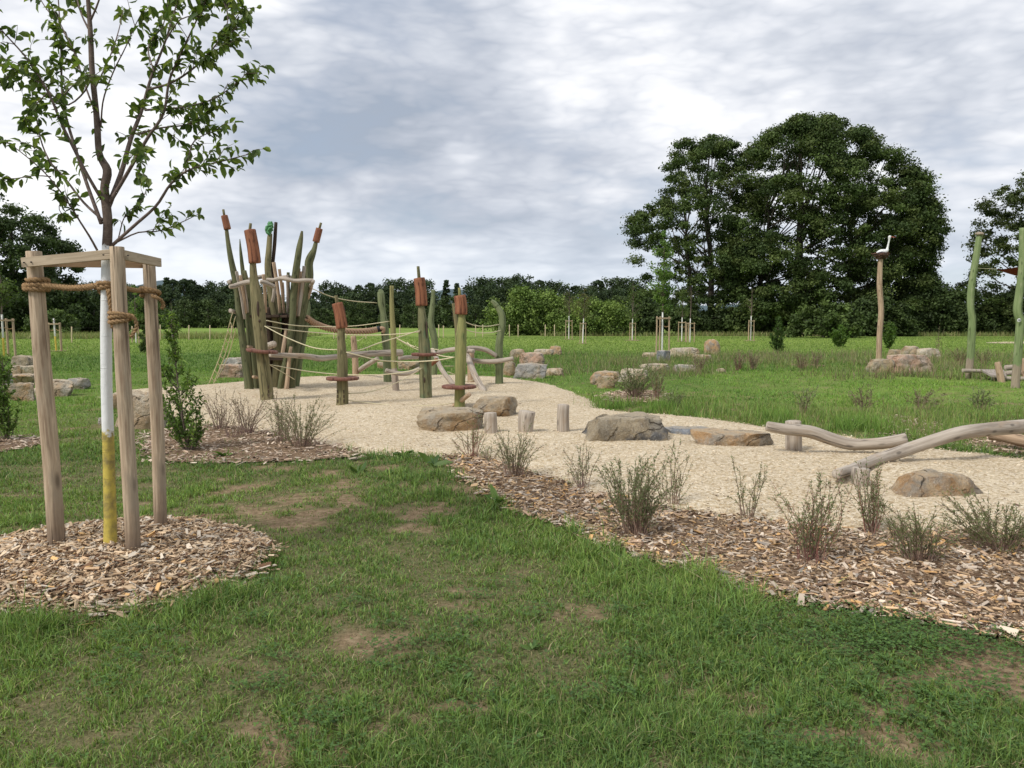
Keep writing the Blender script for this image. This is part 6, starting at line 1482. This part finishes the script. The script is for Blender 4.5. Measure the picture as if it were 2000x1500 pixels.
# ------------------------------------------------------------------ the wood along the far edge of the field
def far_proto(seed, w, h, cols, kind='round'):
    r = np.random.default_rng(seed); n = 120; C, R_ = [], []
    t = thing('tree', 'x', 'tree', (0, 0, 0))
    while len(C) < n:
        u = r.random(); z = h * (.05 + .91 * u); wr = w / 2 * (math.sin(math.pi * (.16 + .76 * u)) ** .6 if kind == 'round' else (1 - u) ** .8 * 1.0 + .08); a = r.uniform(0, 6.28); q = wr * r.random() ** .4
        if fbm(np.array([[math.cos(a) * 1.3, math.sin(a) * 1.3, z * .3]]), seed)[0] < .34: continue
        C.append([math.cos(a) * q, math.sin(a) * q, z]); R_.append(r.uniform(.7, 1.5))
    mesh_obj('crown', cloud_leaves(np.array(C), np.array(R_) * w / 9, 42, .55, cols, r, .7, .5), TREEL, t)
    mesh_obj('trunk', tube([(0, 0, -.3), (.2, 0, h * .4), (0, .2, h * .85)], [w * .035, w * .025, .05], 6, n=6), OLDB, t)
    return t
FC = [(0.050, 0.076, 0.034), (0.062, 0.090, 0.038), (0.042, 0.066, 0.034)]; FC2 = [(0.072, 0.105, 0.040), (0.085, 0.118, 0.042)]
protos = [far_proto(201, 10, 13, FC), far_proto(202, 8, 12, FC), far_proto(203, 12, 13, FC), far_proto(204, 5.5, 14, FC, 'round'), far_proto(205, 9, 9, FC2), far_proto(206, 4, 14, FC, 'cone')]
pu = [False] * 6
rw = np.random.default_rng(77)
sky_y = [(-60, 540), (150, 560), (240, 548), (300, 552), (325, 545), (345, 530), (372, 533), (392, 556), (420, 552), (445, 547), (500, 560), (580, 590), (620, 560), (645, 550), (700, 545), (760, 545), (800, 548), (845, 552), (862, 572), (905, 558), (935, 548), (985, 535), (1040, 540), (1080, 547), (1120, 552), (1150, 548), (1190, 543), (1230, 545), (1300, 560)]
def place(pi, x, Y, hgt, label, grp):
    base = np.array([(x - 1000) / F_PX * Y, Y, 0.0]); nominal = [13, 12, 13, 14, 9, 14][pi]; s = hgt / nominal; wx = s * rw.uniform(.85, 1.15)
    if not pu[pi]:
        pu[pi] = True; o = protos[pi]; o.location = base.tolist(); o.scale = (wx, wx, s); o.rotation_euler = (0, 0, rw.uniform(0, 6.28)); o['label'] = label; o['group'] = grp
    else: copy_tree(protos[pi], base, rw.uniform(0, 6.28), (wx, wx, s), label, grp)
GW = 'woodland trees along the far edge of the field'
MARKS = [(60, 'beyond the end stake'), (150, 'above the leaning yellow stem'), (215, 'beside the painted trunk'), (290, 'seen between the big stakes'), (360, 'over the lush bush'), (440, 'just before the reed tower'), (540, 'behind the reed tower'), (620, 'at the tower rail end'), (700, 'over the short rust head'),
         (790, 'behind the hooked post'), (860, 'behind the central cattail post'), (930, 'behind the orange headed post'), (1010, 'over the curved jade post'), (1100, 'above the round hedge'), (1180, 'above the second hedge bush'), (9999, 'beside the narrower oak')]
ORD = ['first', 'second', 'third', 'fourth', 'fifth', 'sixth', 'seventh', 'eighth']
seen_ = {}
def mark_label(what, x):
    m_ = next(t for lim, t in MARKS if x < lim); k = (what, m_); seen_[k] = seen_.get(k, 0) + 1
    return f'{ORD[seen_[k] - 1]} {what} {m_}'
for row, (Y, f, what) in enumerate(((172, .84, 'near row tree of the far wood'), (187, 1.0, 'back row tree of the far wood'))):
    for x in np.arange(-40, 1270, 25):
        xx = x + rw.uniform(-7, 7) + row * 12; yt = np.interp(xx, *zip(*sky_y)); hgt = (CAM_H + (HOR - yt) / F_PX * Y) * f * rw.uniform(.88, 1.06)
        if 845 < xx < 908 and row > 0: continue
        if 850 < xx < 915: hgt *= .72
        place(int(rw.choice([0, 1, 2, 3])), xx, Y + rw.uniform(-4, 4), hgt, mark_label(what, xx), GW)
for x, yt, l_ in ((872, 546, 'thin pointed tree standing above the gap in the far wood'), (893, 552, 'second thin pointed tree in the gap of the far wood'), (330, 541, 'slim conifer tip poking out of the far wood')):
    place(5, x, 186, CAM_H + (HOR - yt) / F_PX * 186, l_, None) if False else None
    b0 = np.array([(x - 1000) / F_PX * 186, 186, 0]); s = (CAM_H + (HOR - yt) / F_PX * 186) / 14
    if not pu[5]: pu[5] = True; o = protos[5]; o.location = b0.tolist(); o.scale = (s, s, s); o['label'] = l_
    else: copy_tree(protos[5], b0, 1.0, s, l_)
for x in np.arange(-30, 1260, 44):
    xx = x + rw.uniform(-12, 12); place(4, xx, 163 + rw.uniform(-4, 3), rw.uniform(4.2, 6.8), mark_label('low bushy tree at the wood foot', xx), 'low bushy trees before the far wood')

# distant wooded ridge
hx = np.linspace(-700, 500, 160); Vh = []
for k, (yy, f) in enumerate(((880, 0), (940, .75), (1000, 1), (1080, .6))):
    hh = 12 + 22 * fbm(np.stack([hx / 260, np.full_like(hx, 3)], -1), 8, 3) + 4 * fbm(np.stack([hx / 18, np.full_like(hx, yy)], -1), 9, 3) + 12 * np.exp(-((hx + 75) / 40) ** 2) + 22 * np.exp(-((hx + 440) / 70) ** 2)
    Vh.append(np.stack([hx, np.full_like(hx, yy), hh * f - 1], -1))
Vh = np.concatenate(Vh); i_ = (np.arange(3)[:, None] * 160 + np.arange(159)[None]).reshape(-1)
HILLM = plain('wooded_ridge', (0.10, 0.135, 0.15), 1, 0, (.05, .2, .5), .15)  # blue of distant haze painted into the ridge colour
tag(mesh_obj('hills', (Vh, [np.stack([i_, i_ + 1, i_ + 161, i_ + 160], -1)], {}), HILLM), 'distant wooded ridge painted hazy blue green', kind='structure')

# ------------------------------------------------------------------ wispy willow clumps
SHRUBL = leaf_mat('narrow_leaves', .3, .15); STEMM = col_mat('thin_stems', .8, .1)
def wispy(label, px, pyb, hpx, wpx, stems, stemc, leafc, leafden=1.0, seed=0, lean=0, leaf=.026, lw=.24, group='wispy young willow shrubs in the mulch', low=.25, name='willow_shrub'):
    g_ = gp(px, pyb); Y = g_[1]; k = Y / F_PX; r = np.random.default_rng(seed + int(px)); h = hpx * k; w = wpx * k / 2 * 1.5; stems = int(stems * 1.0)
    t = thing(name, label, 'shrub', g_, group); st, lv, sc_ = [], [], []
    for i in range(stems):
        a = r.uniform(0, 6.28); rr = r.random() ** .55; sp = w * rr; L = h * (1 - .25 * rr * r.random()) * r.uniform(.45, 1.18)
        b = g_ + np.array([math.cos(a), math.sin(a), 0]) * min(.10, w * .3) * r.random(); e = g_ + np.array([math.cos(a) * sp + lean * h, math.sin(a) * sp * .8, L])
        md = (b + e) / 2 + np.array([(b[0] - e[0]) * .16, (b[1] - e[1]) * .16, L * .04]) + r.normal(0, .05 * h, 3)
        g1 = tube([b, md, e], [.0034, .0022, .0008] if Y < 14 else [.006, .004, .0015], 4, n=7, caps=False, bevel=0)
        st.append(g1); sc_.append(np.repeat((np.array(stemc[r.integers(0, len(stemc))]) * r.uniform(.7, 1.25))[None], len(g1[0]), 0))
        C = catmull(np.array([b, md, e]), 24); T = unit(np.gradient(C, axis=0)); nl = int(L / .010 * leafden)
        for _ in range(nl):
            u = low + (1 - low) * r.random() ** .8; j = min(23, int(u * 23)); d = unit(T[j] * .9 + r.normal(0, .42, 3)); lv.append((C[j], d, leaf * r.uniform(.55, 1.4) * (1.1 - .35 * u)))
        for _ in range(int(L * 12)):      # short side sprigs
            u = r.uniform(.3, .95); j = int(u * 23); d = unit(T[j] + r.normal(0, .4, 3)); ll = r.uniform(.03, .10); q = C[j] + d * ll
            g2 = tube([C[j], q], [.0016, .0007], 3, n=2, caps=False, bevel=0); st.append(g2); sc_.append(np.repeat(np.array(stemc[0])[None], len(g2[0]), 0))
            for _ in range(int(6 * leafden)): lv.append((C[j] + (q - C[j]) * r.random(), unit(d + r.normal(0, .5, 3)), leaf * r.uniform(.5, 1.2)))
    G_ = join(st); mesh_obj('stems', (G_[0], G_[1], {'Col': rgba(np.concatenate(sc_))}), STEMM, t)
    if lv:
        B = np.array([l[0] for l in lv]); D = np.array([l[1] for l in lv]); L = np.array([l[2] for l in lv])[:, None]; S_ = unit(np.cross(D, r.normal(0, 1, B.shape)))
        V = np.stack([B, B + D * L * .5 + S_ * L * lw * .5, B + D * L, B + D * L * .5 - S_ * L * lw * .5], 1).reshape(-1, 3); F = np.arange(len(B))[:, None] * 4 + np.array([[0, 1, 2, 3]])
        c = np.array(leafc)[r.integers(0, len(leafc), len(B))] * r.uniform(.7, 1.3, (len(B), 1))
        mesh_obj('foliage', (V, [F], {'Col': rgba(np.repeat(c, 4, 0))}), SHRUBL, t)
    return t
RED = [(0.28, 0.14, 0.115), (0.33, 0.15, 0.12), (0.25, 0.17, 0.13)]; BRN = [(0.27, 0.185, 0.14), (0.34, 0.25, 0.19), (0.20, 0.13, 0.10)]; PINK = [(0.30, 0.21, 0.18), (0.24, 0.16, 0.135)]
WG = [(0.19, 0.235, 0.11), (0.225, 0.27, 0.13), (0.15, 0.19, 0.085)]; WB = [(0.24, 0.20, 0.14), (0.19, 0.185, 0.10)]; WF = [(0.17, 0.205, 0.09), (0.20, 0.235, 0.10), (0.13, 0.165, 0.07)]
for a_ in [
 ('brownish wispy shrub touching the lush bush by the gravel', 432, 842, 78, 60, 34, PINK, WB, .5), ('pinkish brown wispy shrub before the foot of the tower', 482, 850, 78, 75, 46, PINK, WB, .6), ('small pale wispy sprigs beside the pinkish brown shrub', 455, 858, 55, 50, 20, PINK, WB, .5),
 ('full wispy shrub with dark green tips beyond the lush bush', 588, 876, 96, 120, 64, BRN, WG, 1.0), ('upright brown wispy shrub left of the full green tipped one', 550, 868, 105, 50, 26, BRN, WB, .7),
 ('reddish wispy shrub at the near end of the long mulch bed', 922, 898, 92, 62, 24, RED, WG, .7), ('brown fan shaped wispy shrub in front of the widest stump', 1003, 935, 98, 85, 46, BRN, WG, .8), ('slim wispy shrub growing before the largest boulder', 1137, 958, 88, 55, 20, PINK, WG, .8),
 ('dense dark green wispy shrub, bushiest in the mulch bed', 1240, 1052, 165, 120, 76, BRN, WG, 1.15), ('sparse tall wispy shrub behind the bushiest one', 1312, 992, 125, 75, 18, BRN, WG, .7), ('two leaning wispy stems below the orange wedge rock', 1462, 1018, 122, 80, 12, BRN, WG, 1.0),
 ('red stemmed wispy shrub, tallest at the lower edge of the mulch bed', 1582, 1105, 178, 120, 44, RED, WG, .9), ('narrow upright reddish shrub before the low stump', 1703, 1048, 142, 62, 34, RED + BRN, WG, .9), ('feathery grey green shrub below the orange faced block', 1795, 1105, 112, 125, 60, BRN, WF, .9),
 ('spreading green shrub at the picture edge', 1950, 1082, 105, 170, 90, BRN, WF, 1.2), ('low green sprigs between the feathery and the narrow shrubs', 1752, 1062, 55, 70, 22, BRN, WF, 1.0), ('small green sprig at the foot of the tan boulder', 955, 905, 40, 40, 14, BRN, WF, 1.0)]:
    wispy(*a_)
GM = 'dry wispy tufts in the rough meadow'
for a_ in [
 ('feathery dark shrub in front of the cream boulder', 1240, 778, 62, 80, 60, BRN, WG, .7), ('thin reddish tuft beside the feathery dark shrub', 1282, 782, 62, 26, 20, RED + BRN, WG, .4), ('low dark tuft sprouting from the fresh green grass', 1318, 800, 36, 40, 24, BRN, WG, .5),
 ('brown tuft beside the flat grey rock', 1364, 728, 36, 38, 34, BRN, WB, .4), ('wine red tuft near the tiny pale stone', 1441, 724, 36, 26, 32, BRN + RED, WB, .4), ('second wine red tuft right of the first', 1470, 722, 36, 30, 32, BRN + RED, WB, .4), ('dull red tuft in front of the mulch strip', 1564, 722, 32, 22, 26, BRN + RED, WB, .4), ('grey brown upright tuft near the mulch strip', 1594, 720, 38, 20, 22, BRN, WB, .4),
 ('rusty tuft between the stork boulders and the lime pole', 1876, 716, 38, 50, 34, RED + BRN, WF, .4), ('brown tuft just beyond the bare foot of the lime pole', 1922, 712, 30, 40, 24, BRN, WF, .4), ('tall dry stalk against the dark trees', 1834, 696, 62, 12, 6, BRN, WB, .5), ('faint brown haze like tuft in the open lawn', 1685, 805, 48, 50, 26, BRN, WB, .4), ('upright dark tuft in the lawn before the stork boulders', 1570, 806, 48, 34, 22, BRN, WG, .4),
 ('dark sprawling tuft below the log platform', 1912, 800, 40, 55, 30, BRN, WG, .6), ('brownish weed patch plants by the mulch strip', 1800, 800, 40, 60, 26, BRN, WB, .5), ('thin brown sapling tuft behind the central boulders', 1000, 720, 30, 20, 10, BRN, WB, .4), ('weedy tuft by the support post of the long beam', 718, 712, 34, 30, 14, BRN, WG, .5)]:
    wispy(*a_, leaf=.05, lw=.3, group=GM, name='dry_tuft')

# leafy shrubs
def leafy(label, px, pyb, spine, cols, seed, leaf=.045, n=60, size_px=None, lean=0):
    """spine = list of (height px above foot, half width px)"""
    g_ = gp(px, pyb); Y = g_[1]; k = Y / F_PX; r = np.random.default_rng(seed); t = thing('leafy_shrub', label, 'shrub', g_); st, lv = [], []
    H_ = spine[-1][0] * k; hs = [s[0] * k for s in spine]; ws = [s[1] * k for s in spine]
    main = [g_ + np.array([0, 0, -.02]), g_ + np.array([-.02 + lean * .4, 0, H_ * .4]), g_ + np.array([lean, 0, H_])]; st.append(tube(main, [.014, .009, .003], 7, n=14)); C = catmull(np.array(main), 50)
    for i in range(n):
        z = H_ * r.uniform(.12, 1) ** .9; wr = np.interp(z, hs, ws) * r.random() ** .5; a = r.uniform(0, 6.28); zc = max(.02, z - wr * 1.3); s0 = C[min(49, int(zc / H_ * 49))]
        if r.random() < .35 and z < H_ * .6: s0 = g_ + np.array([math.cos(a), math.sin(a), 0]) * .03
        c0 = C[min(49, int(z / H_ * 49))]; e = np.array([c0[0] + math.cos(a) * wr, c0[1] + math.sin(a) * wr, g_[2] + z]); md = (s0 + e) / 2 + np.array([math.cos(a), math.sin(a), 0]) * wr * .12
        st.append(tube([s0, md, e], [.006, .004, .0015], 5, n=7, caps=False, bevel=0)); Q = catmull(np.array([s0, md, e]), 14); L = np.linalg.norm(e - s0)
        for _ in range(int(10 + L * 75)):
            j = r.integers(4, 14); d = unit((Q[j] - Q[j - 1]) * 8 + r.normal(0, .8, 3) + np.array([0, 0, .15])); lv.append((Q[j] + r.normal(0, .008, 3), d, leaf * r.uniform(.6, 1.3)))
    mesh_obj('stems', join(st), TWIG, t); mesh_obj('foliage', leaf_geo(lv, cols, r, .42, .2, .2), LEAF_S, t)
FRESH = [(0.12, 0.20, 0.045), (0.15, 0.24, 0.055), (0.09, 0.155, 0.036), (0.21, 0.31, 0.075)]
leafy('lush bright green bush with a tall narrow top beside the stakes', 368, 884, [(0, 8), (40, 36), (90, 54), (150, 44), (175, 26), (200, 12), (235, 14), (275, 24)], FRESH, 5, n=85, leaf=.055, lean=-.16)
leafy('bright leafy young bush at the picture edge above the mulch patch', 14, 862, [(0, 6), (40, 26), (90, 30), (130, 18), (170, 22)], FRESH, 6, n=60, leaf=.055)
leafy('round leafy shrub standing in the weeds before the broad oak', 1519, 690, [(0, 6), (18, 15), (36, 16), (50, 10), (72, 5)], [(0.07, 0.125, 0.035), (0.09, 0.15, 0.04)], 7, n=60, leaf=.11)
leafy('bright bushy sapling near the stork pole', 1640, 678, [(0, 3), (14, 16), (32, 20), (42, 8)], BG, 8, n=40, leaf=.13)
leafy('bright leafy sprout right behind the stork pole', 1737, 682, [(0, 3), (18, 12), (38, 14), (52, 8)], BG, 9, n=40, leaf=.13)
leafy('thin leafy shrub growing beyond the white trunk', 282, 690, [(0, 4), (15, 10), (34, 9), (52, 3)], [(0.07, 0.11, 0.035)], 10, n=26, leaf=.12)

# broad leaved weeds and clover in the turf
def rosette(px, py, size, seed):
    g_ = gp(px, py); r = np.random.default_rng(seed); lv = []
    for i in range(r.integers(8, 13)):
        a = r.uniform(0, 6.28); lv.append((g_ + np.array([0, 0, .005]), unit(np.array([math.cos(a), math.sin(a), r.uniform(.3, 1.3)])), size * r.uniform(.6, 1.2)))
    return leaf_geo(lv, [(0.13, 0.21, 0.06), (0.16, 0.25, 0.08), (0.10, 0.18, 0.06)], r, .34, .12, .5)
for i, (x, y, s, l) in enumerate([(975, 985, .16, 'broad leaved dock plant at the corner of the mulch bed'), (845, 912, .20, 'broad leaved weed on the trodden grass near the gravel edge'), (788, 893, .18, 'leafy weed at the gravel edge between the two mulch beds'), (700, 925, .14, 'leafy weed in the grass below the full wispy shrub'),
                                  (440, 895, .16, 'broad leaved weed at the lower edge of the mulch patch'), (905, 1330, .05, 'small pale weed near the bare earth patch'), (1040, 1270, .06, 'small leafy weed in the middle of the lawn'), (1990, 1240, .10, 'pale round leaved weed at the tip of the mulch bed')]):
    tag(mesh_obj('broadleaf_weed', rosette(x, y, s, i), LEAF_S, loc=gp(x, y)), l, 'weed')
def clover(name, label, spots, seed):
    r = np.random.default_rng(seed); B, D, L = [], [], []
    for (px, py, rx, ry, n) in spots:
        c = gp(px, py); P = c[:2] + r.normal(0, 1, (n, 2)) * [rx, ry]; ok = turf_ok(P, r, .3)
        for q in P[ok]:
            z = float(H(q[0], q[1])) + r.uniform(.02, .06); a0 = r.uniform(0, 6.28); tl = r.normal(0, .25, 2); s = r.uniform(.008, .016)
            for k in range(3):
                a = a0 + k * 2.094; B.append([q[0], q[1], z]); D.append(unit(np.array([math.cos(a), math.sin(a), .15 + tl[0] * math.cos(a) + tl[1] * math.sin(a)]))); L.append(s)
    B, D, L = np.array(B), np.array(D), np.array(L)[:, None]; S_ = unit(np.cross(D, np.array([0, 0, 1.0]) + r.normal(0, .2, B.shape)))
    V = np.stack([B, B + D * L * .6 + S_ * L * .5, B + D * L * 1.1, B + D * L * .6 - S_ * L * .5], 1).reshape(-1, 3); F = np.arange(len(B))[:, None] * 4 + np.array([[0, 1, 2, 3]])
    c = np.array([(0.10, 0.185, 0.045), (0.125, 0.22, 0.055), (0.08, 0.15, 0.045)])[r.integers(0, 3, len(B))] * r.uniform(.75, 1.25, (len(B), 1))
    tag(mesh_obj(name, (V, [F], {'Col': rgba(np.repeat(c, 4, 0))}), LEAF_S), label, kind='stuff')
clover('clover_leaves', 'clover and small broad leaves spreading through the lawn', [(1750, 1230, .35, .2, 1500), (1850, 1260, .3, .15, 900), (1600, 1260, .5, .3, 1000), (1800, 1380, .3, .25, 900), (1560, 1490, .12, .1, 400), (1000, 1300, 1.2, 1.0, 350), (1200, 1200, .6, .5, 250),
    (420, 900, .6, .3, 500), (850, 930, .5, .4, 700), (760, 895, .3, .2, 300), (640, 1330, .8, .6, 150), (1240, 1000, .4, .2, 250), (1250, 806, .8, .5, 1200), (1180, 790, .5, .4, 800)] + [(x_, y_, .07, .05, 45) for x_, y_ in np.random.default_rng(8).uniform((40, 1120), (1960, 1490), (46, 2)).tolist()], 9)
